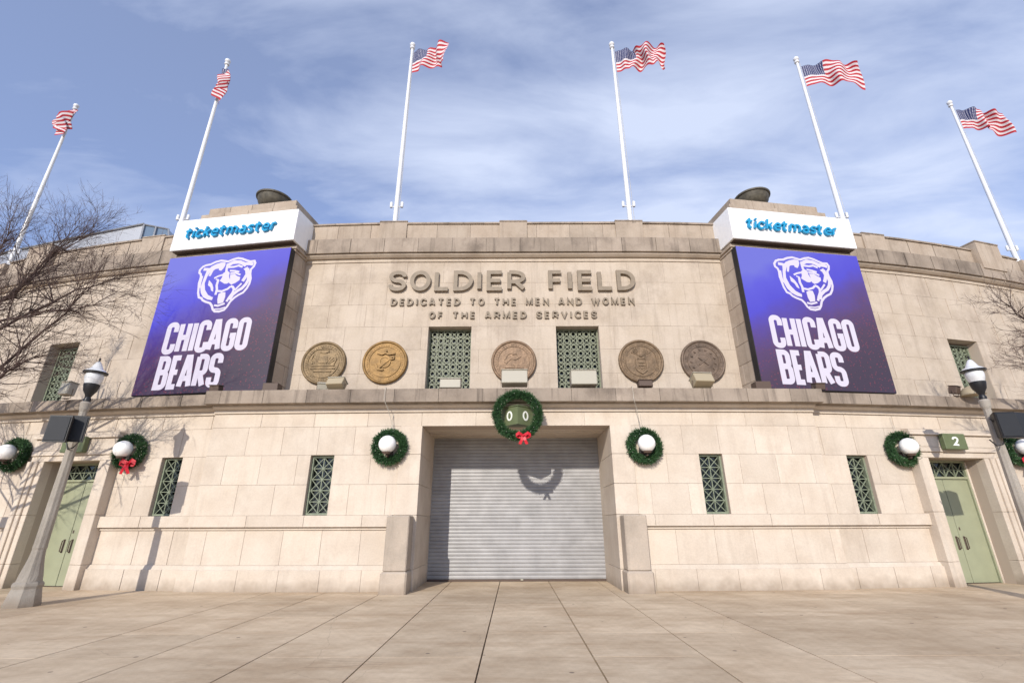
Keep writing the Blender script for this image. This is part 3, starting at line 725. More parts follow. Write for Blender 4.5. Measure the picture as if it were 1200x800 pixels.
# ------------------------------------------------------------------ medallions
med_lab = ['olive bronze medallion with arms and banner relief, leftmost of five, near the left screen', 'golden yellow bronze medallion with anchor and globe relief, left of the windows',
           'copper toned medallion between the two grilled windows above the gate', 'brown bronze medallion with winged shield relief, right of the right window', 'grey brown bronze medallion ringed with small studs, nearest the right screen']
for i, x in enumerate((-6.22, -4.2, 0, 4.15, 6.19)):
    q = PU.p(x, .03); a = PU.n(x)[1]
    root = empty('medallion', (q.x, q.y, 6.53), a, label=med_lab[i], cat='medallion', group='bronze medallions on the upper wall')
    mt = M_bronze[i]; Mx = Matrix.Rotation(PI/2, 4, 'X'); r = .735
    b = MB().mat(mt); b.lathe([(r, 0), (r, .07), (r-.02, .095), (r-.05, .1), (r-.075, .085), (r-.09, .06), (r-.18, .055), (.3, .075), (0, .08)], 64, Mx, cap=False)
    b.build('disc', root, smooth=True, ang=50)
    rl = MB().mat(mt); y = -.082; yb = -.05
    def ring(rr, w, n=32, dy=0): rl.stroke([(rr*math.cos(2*PI*k/n), rr*math.sin(2*PI*k/n)) for k in range(n)], w, y+dy, yb, True)
    # ring of small raised inscription marks
    for k in range(44):
        t = 2*PI*k/44
        if i in (0, 1, 2) or (k % 4 != 3):
            c, s_ = math.cos(t), math.sin(t); rl.stroke([(.60*c, .60*s_), (.565*c, .565*s_)], .035 if k % 3 else .02, -.072, -.04)
    ring(.52, .012)
    if i == 0:
        for k in range(-4, 5):
            if k: rl.stroke([(0.04*k, -.08), (.11*k, .22-.02*abs(k))], .022, y-.012, yb)
        rl.poly([(-.14, -.02), (.14, -.02), (.12, .16), (0, .22), (-.12, .16)], y-.02, yb); rl.stroke([(-.38, -.1), (.38, -.1)], .05, y-.02, yb)
        rl.stroke([(-.42, -.2), (.42, -.2)], .035, y-.015, yb); rl.stroke([(-.3, -.3), (.3, -.3)], .03, y-.015, yb)
        rl.stroke([(-.16, .38), (0, .33), (.16, .38)], .05, y-.02, yb); rl.stroke([(-.22, .47), (.22, .47)], .03, y-.01, yb)
        for s in (-1, 1): rl.stroke([(s*.36, -.05), (s*.42, .1), (s*.36, .26)], .04, y-.015, yb)
    if i == 1:
        ring(.17, .06, 24, -.03); rl.poly([(.13*math.cos(k*PI/8), .13*math.sin(k*PI/8)) for k in range(16)], y-.025, yb)
        rl.stroke([(.26, .16), (-.18, -.24)], .04, y-.05, yb); rl.stroke([(-.28, -.08), (-.2, -.26), (-.02, -.28)], .05, y-.045, yb)
        rl.stroke([(-.26, .3), (-.1, .25), (0, .3), (.12, .25), (.32, .28)], .06, y-.05, yb); rl.stroke([(-.06, .34), (.05, .38)], .07, y-.055, yb)
        rl.stroke([(.2, .06), (.3, .1), (.3, .2)], .035, y-.045, yb)
    if i == 2:
        rl.stroke([(-.28, -.05), (-.12, .12), (.05, .1), (.22, .2)], .10, y-.02, yb); rl.stroke([(-.05, .26), (.1, .28), (.16, .18)], .07, y-.025, yb)
        rl.stroke([(-.3, .05), (-.2, .24), (-.05, .3)], .04, y-.015, yb); rl.stroke([(-.3, -.2), (.3, -.22)], .05, y-.02, yb); rl.stroke([(0, -.1), (.1, -.22)], .04, y-.03, yb)
    if i == 3:
        rl.stroke([(-.17, -.3), (-.17, .08), (.17, .08), (.17, -.3), (0, -.42)], .045, y-.02, yb, True); rl.stroke([(-.1, -.05), (.1, -.05)], .05, y-.02, yb)
        rl.stroke([(-.1, -.16), (.1, -.16)], .03, y-.02, yb); rl.stroke([(-.05, -.26), (.08, -.22)], .04, y-.02, yb)
        for s in (-1, 1):
            for k in range(4): rl.stroke([(s*.03, .17+.01*k), (s*(.30-.05*k), .30+.05*k)], .022, y-.015, yb)
        rl.poly([(-.05, .14), (.05, .14), (.04, .34), (-.04, .34)], y-.025, yb)
    if i == 4:
        ring(.24, .03); 
        for k in range(13):
            t = 2*PI*k/13+.3; c, s_ = .4*math.cos(t), .4*math.sin(t)
            rl.poly([(c+.035*math.cos(j*PI/3), s_+.035*math.sin(j*PI/3)) for j in range(6)], y-.02, yb)
        rl.stroke([(-.15, -.12), (.15, .12)], .04, y-.02, yb); rl.stroke([(.15, -.12), (-.15, .12)], .04, y-.024, yb)
    rl.build('relief', root)

# ------------------------------------------------------------------ pylons, screens, sponsor signs, bowls
BEAR_LINES = [  # (points in logo units 0..80, width, closed)
 ([(55,165),(75,130),(110,118),(160,118),(210,98),(270,92),(330,110),(365,122),(420,105),(470,100),(530,120),(590,150),(640,172),(690,175),(712,205),(710,245),(690,275),(705,330),(735,390),(745,450),(738,500),(715,545),(670,565),(635,590),(605,630),(595,680),(575,715),(525,725),(470,715),(435,685),(405,640),(370,605),(310,580),(265,555),(235,525),(200,510),(165,450),(145,395),(120,330),(110,260),(95,225),(65,200)], 17, 1),
 ([(100,165),(150,175),(185,200),(170,260),(175,330),(185,400),(215,455),(260,505),(320,540),(375,555)], 24, 0),
 ([(385,165),(440,140),(500,150),(560,180),(610,215)], 26, 0), ([(395,195),(470,205),(520,198),(575,225)], 16, 0),
 ([(590,190),(650,200),(692,215)], 26, 0), ([(645,255),(672,310),(660,370),(650,405)], 26, 0),
 ([(690,330),(712,400),(705,450),(680,490),(640,512),(600,550),(588,605)], 24, 0), ([(650,430),(600,500)], 14, 0),
 ([(285,305),(325,288),(372,280)], 14, 0), ([(312,322),(350,335)], 10, 0), ([(440,245),(500,258),(560,280)], 14, 0), ([(460,280),(520,285),(590,320)], 14, 0),
 ([(345,335),(355,400),(380,450),(392,515)], 18, 0), ([(385,470),(450,485),(510,468),(530,445)], 16, 0), ([(530,440),(562,455),(588,485),(590,525),(572,575),(562,622)], 18, 0),
 ([(432,640),(480,655),(550,640)], 14, 0), ([(455,688),(520,697),(575,688)], 10, 0), ([(125,250),(140,330),(160,395)], 12, 0), ([(375,150),(388,210),(400,250)], 18, 0)]
BEAR_POLYS = [[(185,150),(230,130),(290,120),(340,130),(352,165),(345,200),(330,225),(300,212),(290,190),(250,190),(232,205),(226,268),(204,265),(205,210),(180,190)],
 [(385,150),(440,122),(520,138),(590,175),(640,205),(560,195),(500,172),(440,168),(405,190)], [(600,255),(640,235),(670,300),(665,360),(640,400),(655,330),(630,280)], [(150,170),(190,160),(180,230),(190,340),(235,430),(300,500),(370,540),(365,565),(300,545),(230,490),(175,400),(158,300)],
 [(235,320),(290,370),(325,420),(346,472),(318,455),(290,410),(250,382)],
 [(372,265),(410,240),(448,270),(456,310),(482,350),(505,385),(470,402),(440,396),(410,377),(372,352),(382,315)],
 [(468,300),(520,300),(560,330),(602,350),(606,385),(570,412),(530,422),(500,402),(488,350)],
 [(428,512),(460,500),(500,505),(521,560),(526,627),(470,632),(444,580)]]
# stand-in for projecting the traced emblem to the flat screen: an affine map fitted to the screen face
def bear_xy(p):
    u, v = p[0]/800, p[1]/800
    # remove the slant that the oblique view gives the flat emblem
    x = (u-.5)*1.0-(v-.5)*.21; z = .5-v+(u-.5)*.10
    return x, z
def pylon(s):
    side = 'left' if s < 0 else 'right'
    cx, cy, rz = s*9.795, 14.35, s*R(8.7)
    M = Matrix.Translation((cx, cy, 0)) @ Matrix.Rotation(rz, 4, 'Z')
    p = empty('stone_pylon', (cx, cy, 5.06), rz, label='brown limestone pylon carrying the %s video screen' % side, cat='pylon', group='pylons on the terrace')
    ins_ = -s      # local direction towards the centre of the facade
    b = MB().mat(M_mortar_up); b.box(-2.24, 2.24, .31, 2.2, -.1, 5.28); b.build('core', p)
    # stones on the two visible faces
    zc = [0, .66, 1.32, 1.98, 2.64, 3.30, 3.96, 4.62, 5.28]
    for k in range(8):
        xs_ = [-2.28, -1.0 if k % 2 else -1.6, .2 if k % 2 else -.3, 1.4 if k % 2 else .9, 2.28]
        for a, c in zip(xs_, xs_[1:]):
            bb = MB().mat(M_pylon); bb.cbox(a+.004, c-.004, .27, .62 if abs(a) < 2.2 and abs(c) < 2.2 else (.8 if k % 2 else 1.1), zc[k]+.004, zc[k+1]-.004, .008); bb.build('pylon_stone', p)
        for sd in (-1, 1):
            y0 = .808 if k % 2 else 1.108
            bb = MB().mat(M_pylon); xa, xb = sorted((sd*2.0, sd*2.28)); bb.cbox(xa, xb, y0, 2.2, zc[k]+.004, zc[k+1]-.004, .008); bb.build('pylon_stone', p)
    for (o, z0, z1) in ((.03, 5.284, 5.37), (.08, 5.373, 5.45), (.05, 5.453, 5.53)):
        bb = MB().mat(M_pylon); bb.cbox(-2.28-o, 2.28+o, .27-o, 2.3, z0, z1, .01); bb.build('cap_moulding', p)
    bb = MB().mat(M_pylon); bb.cbox(-2.2, 2.2, .3, 3.0, 5.54, 6.78, .01); bb.build('upper_block', p)
    for (xa, xb, ya, z0, z1) in ((-2.0, 1.9, .45, 6.784, 7.38), (-1.75, 1.8, .5, 7.384, 7.66)):
        if s > 0: xa, xb = -xb, -xa
        n = 4
        for k in range(n):
            a = xa+(xb-xa)*k/n; bb = MB().mat(M_pylon); bb.cbox(a+.004, a+(xb-xa)/n-.004, ya, 3.1, z0, z1, .012); bb.build('top_stone', p)
    # screen
    sc = empty('video_screen', (cx, cy, 5.40), rz, label='%s LED screen with white bear head and CHICAGO BEARS on blue and maroon' % side, cat='screen', group='video screens on the pylons')
    hw, H = 2.31, 4.94
    bb = MB().mat(M_casing); bb.cbox(-hw, hw, .012, .262, -.02, H+.02, .01); bb.build('casing', sc)
    bb = MB().mat(M_led); bb.box(-hw+.01, hw-.01, 0, .01, 0, H); bb.build('screen_face', sc)
    bb = MB().mat(M_ledwhite); sz = 2.56; ox, oz = -.05, 3.73
    for j, (pts, w, cl) in enumerate(BEAR_LINES):
        bb.stroke([(ox+sz*bear_xy(q)[0], oz+sz*bear_xy(q)[1]) for q in pts], 1.4*w/800*sz, -.004-.0004*j, -.001, bool(cl))
    for j, pts in enumerate(BEAR_POLYS):
        bb.poly([(ox+sz*bear_xy(q)[0], oz+sz*bear_xy(q)[1]) for q in pts], -.014-.0004*j, -.001)
    bb.build('bear_emblem', sc)
    for word, x0, x1, z0, h in (('CHICAGO', -1.65, 1.41, 1.32, 1.13), ('BEARS', -1.62, .70, .14, 1.13)):
        bb = MB().mat(M_ledwhite); wd = {'I': .46, 'E': .86, 'S': 1.0, 'A': 1.1}
        ws = [wd.get(c, 1) for c in word]; g = .055; k = (x1-x0)/(sum(ws)+g*(len(ws)-1)); k *= 1.02; x = x0
        for j, c in enumerate(word):
            w = ws[j]*k
            glyph(bb, c, x, z0, w, h, min(.175, w), -.004-.0004*j, -.001, r=.12); x += (ws[j]+g)*k-(.06 if word[j:j+2] in ('EA', 'CA') else 0)
        bb.build('team_name', sc)
    # sponsor sign
    sg = empty('sponsor_sign', (cx, cy, 10.62), rz, label='white box sign reading ticketmaster in blue above the %s screen' % side, cat='sign', group='sponsor signs on the pylons')
    bb = MB().mat(M_white); bb.cbox(-2.37, 2.37, -.06, 1.05, 0, 1.24, .012); bb.build('box', sg)
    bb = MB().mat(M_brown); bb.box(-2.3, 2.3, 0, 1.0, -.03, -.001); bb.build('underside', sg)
    x = -1.84
    for c in 'ticketmaster':
        me, w = letter_mesh(c); link('letter', me, sg, (x, -.155, .40)); x += w+(.075 if c == 't' else .05)
    # bronze bowl
    bx = .30*ins_
    q = M @ Vector((bx*.6, 1.35, 12.80))
    bw = empty('bronze_bowl', tuple(q), rz,  label='dark bronze fire bowl on top of the %s pylon' % side, cat='bowl', group='bronze bowls on the pylons')
    bb = MB().mat(M_bowl); bb.lathe([(0.261, -0.084), (0.261, 0.074), (0.157, 0.112), (0.157, 0.186), (0.244, 0.233), (0.435, 0.335), (0.557, 0.502), (0.600, 0.707)], 32); bb.build('basin', bw, smooth=True, ang=40)
    bb = MB().mat(M_bowl); bb.lathe([(0.600, 0.698), (0.652, 0.716), (0.661, 0.772), (0.609, 0.800), (0.539, 0.744), (0.348, 0.558), (0.000, 0.465)], 32, cap=False); bb.build('rim', bw, smooth=True, ang=40)
_lc = {}
def letter_mesh(c):
    if c in _lc: return _lc[c]
    w = {'t': .20, 'i': .072, 'm': .44, 'r': .18, 'k': .25, 's': .23}.get(c, .265)
    b = MB().mat(M_cyan)
    glyph(b, c+'_', 0, 0, w, .33, .068, -.0, .10, r=.13)
    b.v = [(x+z*.22, y, z) for (x, y, z) in b.v]
    _lc[c] = (b.mesh('letter'), w); return _lc[c]
pylon(-1); pylon(1)

# ------------------------------------------------------------------ wreaths and globe lamps
def ribbon(mb, pts, w, axis=(0, 0, 1)):
    ax = Vector(axis)*w/2; vs = []; fs = []
    for p in pts: vs += [Vector(p)-ax, Vector(p)+ax]
    for i in range(len(pts)-1): fs.append((2*i, 2*i+1, 2*i+3, 2*i+2))
    mb.add(vs, fs)
def wreath_mesh(Rm, rt, n, seed):
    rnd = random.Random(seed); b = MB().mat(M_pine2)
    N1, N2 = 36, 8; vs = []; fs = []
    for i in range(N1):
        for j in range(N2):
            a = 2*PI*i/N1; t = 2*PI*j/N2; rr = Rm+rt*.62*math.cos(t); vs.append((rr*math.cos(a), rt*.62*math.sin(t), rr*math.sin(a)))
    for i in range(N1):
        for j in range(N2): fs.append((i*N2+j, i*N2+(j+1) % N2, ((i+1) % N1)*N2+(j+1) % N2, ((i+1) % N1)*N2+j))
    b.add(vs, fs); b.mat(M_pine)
    for k in range(n):
        a = rnd.uniform(0, 2*PI); t = rnd.uniform(0, 2*PI); lump = 1+.12*math.sin(a*9+seed)+.08*math.sin(a*17)
        rr = Rm+rt*.52*lump*math.cos(t)
        p = Vector((rr*math.cos(a), rt*.6*math.sin(t), rr*math.sin(a)))
        out = Vector((math.cos(t)*math.cos(a), math.sin(t), math.cos(t)*math.sin(a)))
        tan = Vector((-math.sin(a), 0, math.cos(a)))
        d = (out*rnd.uniform(.5, 1.2)+tan*rnd.uniform(-.1, 1.3)+Vector((rnd.uniform(-.5, .5), rnd.uniform(-.5, .5), rnd.uniform(-.5, .5)))).normalized()
        L_ = rnd.uniform(.5, 1.25)*rt*.75; sd = d.cross(Vector((rnd.uniform(-1, 1), rnd.uniform(-1, 1), rnd.uniform(-1, 1)))).normalized()*rt*.075
        b.add([p-sd, p+sd, p+d*L_+sd*.4, p+d*L_-sd*.4], [(0, 1, 2, 3)])
    b.mat(M_bulb)
    for k in range(34):
        a = rnd.uniform(0, 2*PI); t = rnd.uniform(PI, 2*PI); rr = Rm+rt*.95*math.cos(t)
        b.lathe([(0, -.009), (.009, 0), (0, .009)], 4, Matrix.Translation((rr*math.cos(a), rt*.95*math.sin(t), rr*math.sin(a))), cap=False)
    return b.mesh('foliage')
def bow(parent, x, y, z, k):
    b = MB().mat(M_red)
    for s in (-1, 1):
        ribbon(b, [(x, y, z), (x+s*.16*k, y-.07*k, z+.09*k), (x+s*.27*k, y-.02, z+.02*k), (x+s*.15*k, y+.05*k, z-.03*k), (x, y, z)], .12*k)
        ribbon(b, [(x, y-.03, z), (x+s*.06*k, y-.05, z-.16*k), (x+s*.13*k, y-.03, z-.30*k)], .10*k, (1, 0, .25*s))
    b.lathe([(0, -.05*k), (.05*k, -.02*k), (.05*k, .02*k), (0, .05*k)], 8, Matrix.Translation((x, y-.05, z)), cap=False)
    b.build('bow', parent)
wm = wreath_mesh(.385, .125, 3800, 3)
wl = [  # prof, x, z, bow, lamp label, wreath label
 (PC, -3.46, 3.62, 0, 'white globe wall lamp just left of the gateway', 'green wreath without bow just left of the gateway'),
 (PC, 3.62, 3.62, 0, 'white globe wall lamp just right of the gateway', 'green wreath without bow just right of the gateway'),
 (PW, -11.1, 3.60, 1, 'white globe wall lamp between the left door and the left outer slit window', 'green wreath with red bow between the left door and a slit window'),
 (PW, 11.22, 3.60, 0, 'white globe wall lamp between the right outer slit window and the right door', 'green wreath without bow between the right slit window and the right door'),
 (PW, -15.0, 3.60, 0, 'white globe wall lamp beyond the left door at the left edge', 'green wreath without bow beyond the left door'),
 (PW, 15.15, 3.66, 1, 'white globe wall lamp beyond the right door at the right edge', 'green wreath with red bow beyond the right door')]
for i, (prof, x, z, bw_, ll, wlab) in enumerate(wl):
    q = prof.p(x, .03); a = prof.n(x)[1]
    lp = empty('globe_lamp', (q.x, q.y, z), a, label=ll, cat='wall lamp', group='globe lamps on the entrance wall')
    b = MB().mat(M_globe); b.lathe([(.235*math.sin(PI*k/16), -.235*math.cos(PI*k/16)) for k in range(17)], 28, Matrix.Translation((0, -.36, .02)), cap=False); b.build('globe', lp, smooth=True, ang=60)
    b = MB().mat(M_brown); b.tube([(0, -.0, -.22), (0, -.2, -.30), (0, -.34, -.28), (0, -.36, -.2)], .03, 8); b.lathe([(.1, -.24), (.12, -.19), (.05, -.18)], 16, Matrix.Translation((0, -.36, 0))); b.cbox(-.08, .08, -.03, .0, -.34, -.10, .01); b.build('bracket', lp)
    wr = empty('wreath', (q.x, q.y, z), a, label=wlab, cat='wreath', group='wreaths round the globe lamps')
    o = link('foliage', wm, wr, (0, -.14, -.02), (0, i*1.1, 0))
    if bw_: bow(wr, .20 if x < 0 else .05, -.28, -.38, .95)
    h = MB().mat(M_cable); h.tube([(0, -.12, .45), (0.01, -.05, .70), (0, -.02, .92)], .006, 5); h.build('hanger', wr)
# centre: two-faced number box with a big wreath
nb = empty('number_box', (CX+.04, 13.50, 4.14), 0, label='two faced green box reading 0 0 inside the big wreath over the gate', cat='sign', group='green gate number boxes')
b = MB().mat(M_sign_green)
for (vs_) in [[(-.44, -.12), (0, -.50), (.44, -.12), (.44, 0), (-.44, 0)]]:
    n = 5; v3 = [(x, y, 0) for x, y in vs_]+[(x, y, .5) for x, y in vs_]
    b.add(v3, [tuple(range(n))[::-1], tuple(range(n, 2*n))]+[(i, (i+1) % n, (i+1) % n+n, i+n) for i in range(n)])
b.build('housing', nb)
b = MB().mat(M_sign_green); v2 = [(-.47, -.12), (0, -.54), (.47, -.12), (.45, 0), (-.45, 0)]
v3 = [(x, y, .502) for x, y in v2]+[(x, y, .53) for x, y in v2]; b.add(v3, [tuple(range(5))[::-1], tuple(range(5, 10))]+[(i, (i+1) % 5, (i+1) % 5+5, i+5) for i in range(5)]); b.build('lid', nb)
for s in (-1, 1):
    ang = s*math.atan2(.38, .44)
    Mq = Matrix.Translation((s*.22, -.31, 0)) @ Matrix.Rotation(ang, 4, 'Z')
    b = MB().mat(M_digit); glyph(b, '0', -.10, .12, .20, .27, .045, -.012, .004, M=Mq); b.build('digit', nb)
wr = empty('wreath', (CX+.04, 13.06, 4.40), 0, label='big green wreath with red bow hung over the gateway lintel', cat='wreath')
link('foliage', wreath_mesh(.575, .13, 6500, 5), wr)
bow(wr, .15, -.14, -.60, .75)
h = MB().mat(M_dkcable); h.tube([(-.4, .02, .45), (-.38, .3, .55), (-.38, .58, .55)], .008, 5); h.tube([(.4, .02, .45), (.38, .3, .55), (.38, .58, .55)], .008, 5); h.build('hanger', wr)

# cables hanging from the terrace to the wreaths
for x, lab in ((-3.42, 'thin pale cable from the terrace to the wreath left of the gate'), (3.58, 'thin pale cable from the terrace to the wreath right of the gate')):
    c = MB().mat(M_cable); c.tube([(x-.25, 14.2, 5.21), (x-.22, 13.14, 5.22), (x-.22, 13.12, 4.85), (x-.12, 13.3, 4.6), (x-.02, 13.5, 4.2), (x, 13.5, 4.05)], .008, 5)
    c.build('cable', label=lab, cat='cable', group='cables feeding the wreath lights')

# ------------------------------------------------------------------ floodlights on the terrace
def floodlight(x, z, w, h, d, tilt, yaw, mat, label, yoff=13.4, panel=None):
    root = empty('floodlight', (x, yoff, z), yaw, label=label, cat='floodlight', group='floodlights on the terrace ledge')
    Mt = Matrix.Translation((0, 0, h*.62+.06)) @ Matrix.Rotation(tilt, 4, 'X')
    b = MB().mat(mat); b.cbox(-w/2, w/2, -d/2, d/2, -h/2, h/2, .015, Mt); b.build('housing', root)
    b = MB().mat(M_glass); b.cbox(-w/2+.03, w/2-.03, d/2, d/2+.01, -h/2+.03, h/2-.03, .003, Mt); b.build('lens', root)
    b = MB().mat(panel or M_cream); b.cbox(-w/2-.01, w/2+.01, -d/2-.02, d/2+.02, h/2+.002, h/2+.025, .006, Mt); b.build('visor', root)
    b = MB().mat(M_brown); b.tube([(-w/2-.02, 0, h*.62+.06), (-w/2-.02, 0, .02), (w/2+.02, 0, .02), (w/2+.02, 0, h*.62+.06)], .012, 6); b.cbox(-.08, .08, -.06, .06, 0, .015, .003); b.build('yoke', root)
LZ = 5.19
floodlight(-5.12, LZ-.02, .50, .24, .28, R(-30), R(-8), M_tan, 'tan box floodlight tipped forward below the leftmost medallion', 13.35)
floodlight(-5.55, LZ+.05, .50, .18, .26, R(20), R(15), M_cream, 'small white floodlight at the foot of the leftmost medallion', 13.75)
floodlight(-1.85, LZ, .60, .26, .26, R(0), 0, M_cream, 'white floodlight in front of the left grilled window', 13.55)
floodlight(.02, LZ, .74, .40, .32, R(-12), 0, M_cream, 'cream floodlight in front of the copper medallion above the gate', 13.3)
floodlight(2.02, LZ, .74, .42, .36, R(-4), 0, M_cream, 'cream floodlight in front of the right grilled window', 13.4)
floodlight(3.82, LZ, .40, .18, .25, R(-10), 0, M_brown, 'small dark brown floodlight below the winged shield medallion', 13.5, M_brown)
floodlight(5.42, LZ-.02, .56, .30, .34, R(-28), R(6), M_tan, 'tan floodlight tipped forward below the medallion nearest the right screen', 13.3)
floodlight(-8.8, LZ-.02, .28, .18, .25, R(10), 0, M_brown, 'dark floodlight against the lower edge of the left screen', 13.72, M_brown)
floodlight(9.0, LZ-.02, .28, .18, .25, R(10), 0, M_brown, 'dark floodlight against the lower edge of the right screen', 13.72, M_brown)
floodlight(-13.45, 5.13, .34, .38, .25, R(-5), R(-10), M_cream, 'pale square floodlight beside the left outer grilled window', 14.0)
floodlight(13.35, 5.13, .26, .22, .2, R(15), R(25), M_brown, 'small brown floodlight beside the right outer grilled window', 14.1, M_brown)
b = MB().mat(M_tan); b.lathe([(.3, 0), (.29, .1), (.2, .22), (.06, .28), (0, .285)], 20); d_ = b.mesh('roof_vent', True, 40)
o = link('roof_vent', d_, None, (13.72, 13.95, 5.135)); tag(o, 'tan domed vent on the ledge by the right lamp', 'vent')
for s, x in ((-1, -7.08), (1, 7.25)):
    b = MB().mat(M_brown); b.cbox(-.22, .22, -.15, .15, 0, .26, .01); o = b.build('junction_box', label='brown junction box on the ledge at the inner foot of the %s screen' % ('left' if s < 0 else 'right'), cat='box', group='junction boxes by the screens')
    o.location = (x, 13.6, 5.19)

# ------------------------------------------------------------------ lamp posts
lp = empty('lamp_post', (-10.42, 11.42, 0), R(10), label='fluted concrete lamp post with acorn lantern in front of the left door', cat='lamp post', group='lamp posts on the plaza')
b = MB().mat(M_post); b.lathe([(0.310, 0), (0.310, .05), (0.275, .22), (0.249, .34), (0.267, .40), (0.258, .44), (0.232, .47)], 8, a0=PI/8); b.build('plinth', lp)
b = MB().mat(M_post)
prof = [(0.219, .47), (0.202, .60), (0.159, .80), (0.133, .95), (0.120, 1.1), (0.129, 1.14), (0.123, 1.2), (0.112, 2.2), (0.090, 3.6), (0.077, 4.15), (0.099, 4.22), (0.103, 4.28), (0.112, 4.36), (0.090, 4.40)]
n = 32; vs = []; fs = []
for (r, z) in prof:
    for k in range(n):
        a = 2*PI*k/n; rr = r*(1-.09*(k % 4 == 0)-.05*(k % 4 in (1, 3))*1) if .5 < z < 4.2 else r; vs.append((rr*math.cos(a), rr*math.sin(a), z))
for i in range(len(prof)-1):
    for k in range(n): fs.append((i*n+k, i*n+(k+1) % n, (i+1)*n+(k+1) % n, (i+1)*n+k))
b.add(vs, fs); b.build('shaft', lp)
b = MB().mat(M_black); b.lathe([(0.072, 4.40), (0.080, 4.46), (0.056, 4.52), (0.080, 4.58), (0.136, 4.68), (0.160, 4.80), (0.164, 4.84), (0.144, 4.85)], 24); b.build('lantern_cup', lp, smooth=True)
b = MB().mat(M_acorn); b.lathe([(0.144, 4.845), (0.172, 4.92), (0.188, 5.02), (0.180, 5.10), (0.160, 5.13)], 28); b.build('lantern_globe', lp, smooth=True)
b = MB().mat(M_black); b.lathe([(0.176, 5.10), (0.252, 5.12), (0.256, 5.15), (0.176, 5.15)], 28, cap=False); b.build('lantern_rim', lp, smooth=True)
b = MB().mat(M_acorn); b.lathe([(0.244, 5.151), (0.192, 5.20), (0.136, 5.23), (0.104, 5.30), (0.056, 5.40), (0.024, 5.43)], 28); b.build('lantern_cap', lp, smooth=True, ang=50)
b = MB().mat(M_black); b.lathe([(0.024, 5.43), (0.016, 5.47), (0.028, 5.50), (0, 5.54)], 12); b.build('finial', lp, smooth=True)
lp2 = copy_tree(lp); lp2.location = (11.52, 11.5, 0); lp2.rotation_euler.z = R(40)
lp2['label'] = 'concrete lamp post with acorn lantern at the right edge, right of the right door'
def speaker(x, y, z, rz, label, tilt=0):
    r_ = empty('loudspeaker', (x, y, z), rz, label=label, cat='loudspeaker', group='black loudspeakers on the lamp posts')
    b = MB().mat(M_black); b.poly([(-.22, 0), (.22, 0), (.22, .60), (-.22, .60)], 0, .05)
    b.add([(-.22, .05, 0), (.22, .05, 0), (.22, .05, .6), (-.22, .05, .6), (-.12, .26, .03), (.12, .26, .03), (.12, .26, .57), (-.12, .26, .57)], [(0, 1, 5, 4), (1, 2, 6, 5), (2, 3, 7, 6), (3, 0, 4, 7), (4, 5, 6, 7)])
    b.build('cabinet', r_)
    b = MB().mat(M_speaker); b.cbox(-.20, .20, -.015, -.001, .03, .57, .006); b.build('grille', r_)
    b = MB().mat(M_brown); b.tube([(0, .34, .3), (0, .45, .3)], .025, 6); b.build('bracket', r_)
speaker(-10.27, 10.75, 3.33, R(12), 'left of two black loudspeakers on the left lamp post')
speaker(-10.14, 11.02, 3.38, R(22), 'right of two black loudspeakers on the left lamp post')
speaker(11.55, 11.15, 3.42, R(-4), 'left of two black loudspeakers on the right lamp post')
speaker(11.98, 11.22, 3.42, R(16), 'right of two black loudspeakers on the right lamp post')
for x, lab in ((-10.35, 'looping black cable below the loudspeakers on the left lamp post'), (11.3, 'looping black cable below the loudspeakers on the right lamp post')):
    c = MB().mat(M_black); c.tube([(x+.05, 11.35, 3.9), (x+.17, 11.3, 3.7), (x+.19, 11.3, 3.45), (x+.08, 11.28, 3.28), (x-.05, 11.3, 3.25), (x-.15, 11.33, 3.4)], .014, 6)
    c.build('cable', label=lab, cat='cable', group='cables on the lamp posts')

# ------------------------------------------------------------------ flagpoles and flags
poles = [(-1.457, 1.213), (-.86, 1.05), (-.292, 1.0), (.289, 1.0), (.855, 1.05), (1.457, 1.213)]
plab = ['leftmost of the six flagpoles, behind the bare tree', 'second flagpole from the left, behind the left sponsor sign', 'third flagpole from the left, left of the wall centre',
        'fourth flagpole from the left, right of the wall centre', 'fifth flagpole from the left, behind the right sponsor sign', 'rightmost of the six flagpoles']
flab = ['crumpled flag on the leftmost flagpole, turned edge on', 'crumpled flag seen edge on, on the pole behind the left sponsor sign', 'folded waving flag on the pole left of the wall centre',
        'fully open waving flag on the pole right of the wall centre', 'flag streaming right on the pole behind the right sponsor sign', 'flag streaming right on the rightmost flagpole']
YP = 16.4
pb = MB().mat(M_polew); pb.lathe([(.105, 10), (.10, 13), (.085, 18), (.06, 22.7), (.055, 22.75)], 16); pm = pb.mesh('shaft', True, 30)
fb = MB().mat(M_polew); fb.lathe([(.075, 22.75), (.11, 22.78), (.11, 22.86), (.05, 22.9)]+[(.13*math.sin(PI*k/10), 23.02-.13*math.cos(PI*k/10)) for k in range(1, 11)], 16); fm_ = fb.mesh('finial', True, 40)
xb = MB().mat(M_polew); xb.tube([(-.21, 0, 13.75), (.21, 0, 13.75)], .025, 6)
for s in (-1, 1): xb.lathe([(.05, 13.72), (.06, 13.76), (.06, 13.95), (.04, 13.98)], 10, Matrix.Translation((s*.22, 0, 0)))
xm_ = xb.mesh('light_bracket', True, 40)
hb = MB().mat(M_cable); hb.tube([(.17, -.05, 12), (.12, -.06, 17), (.09, -.05, 22.7)], .008, 4); hm = hb.mesh('halyard')
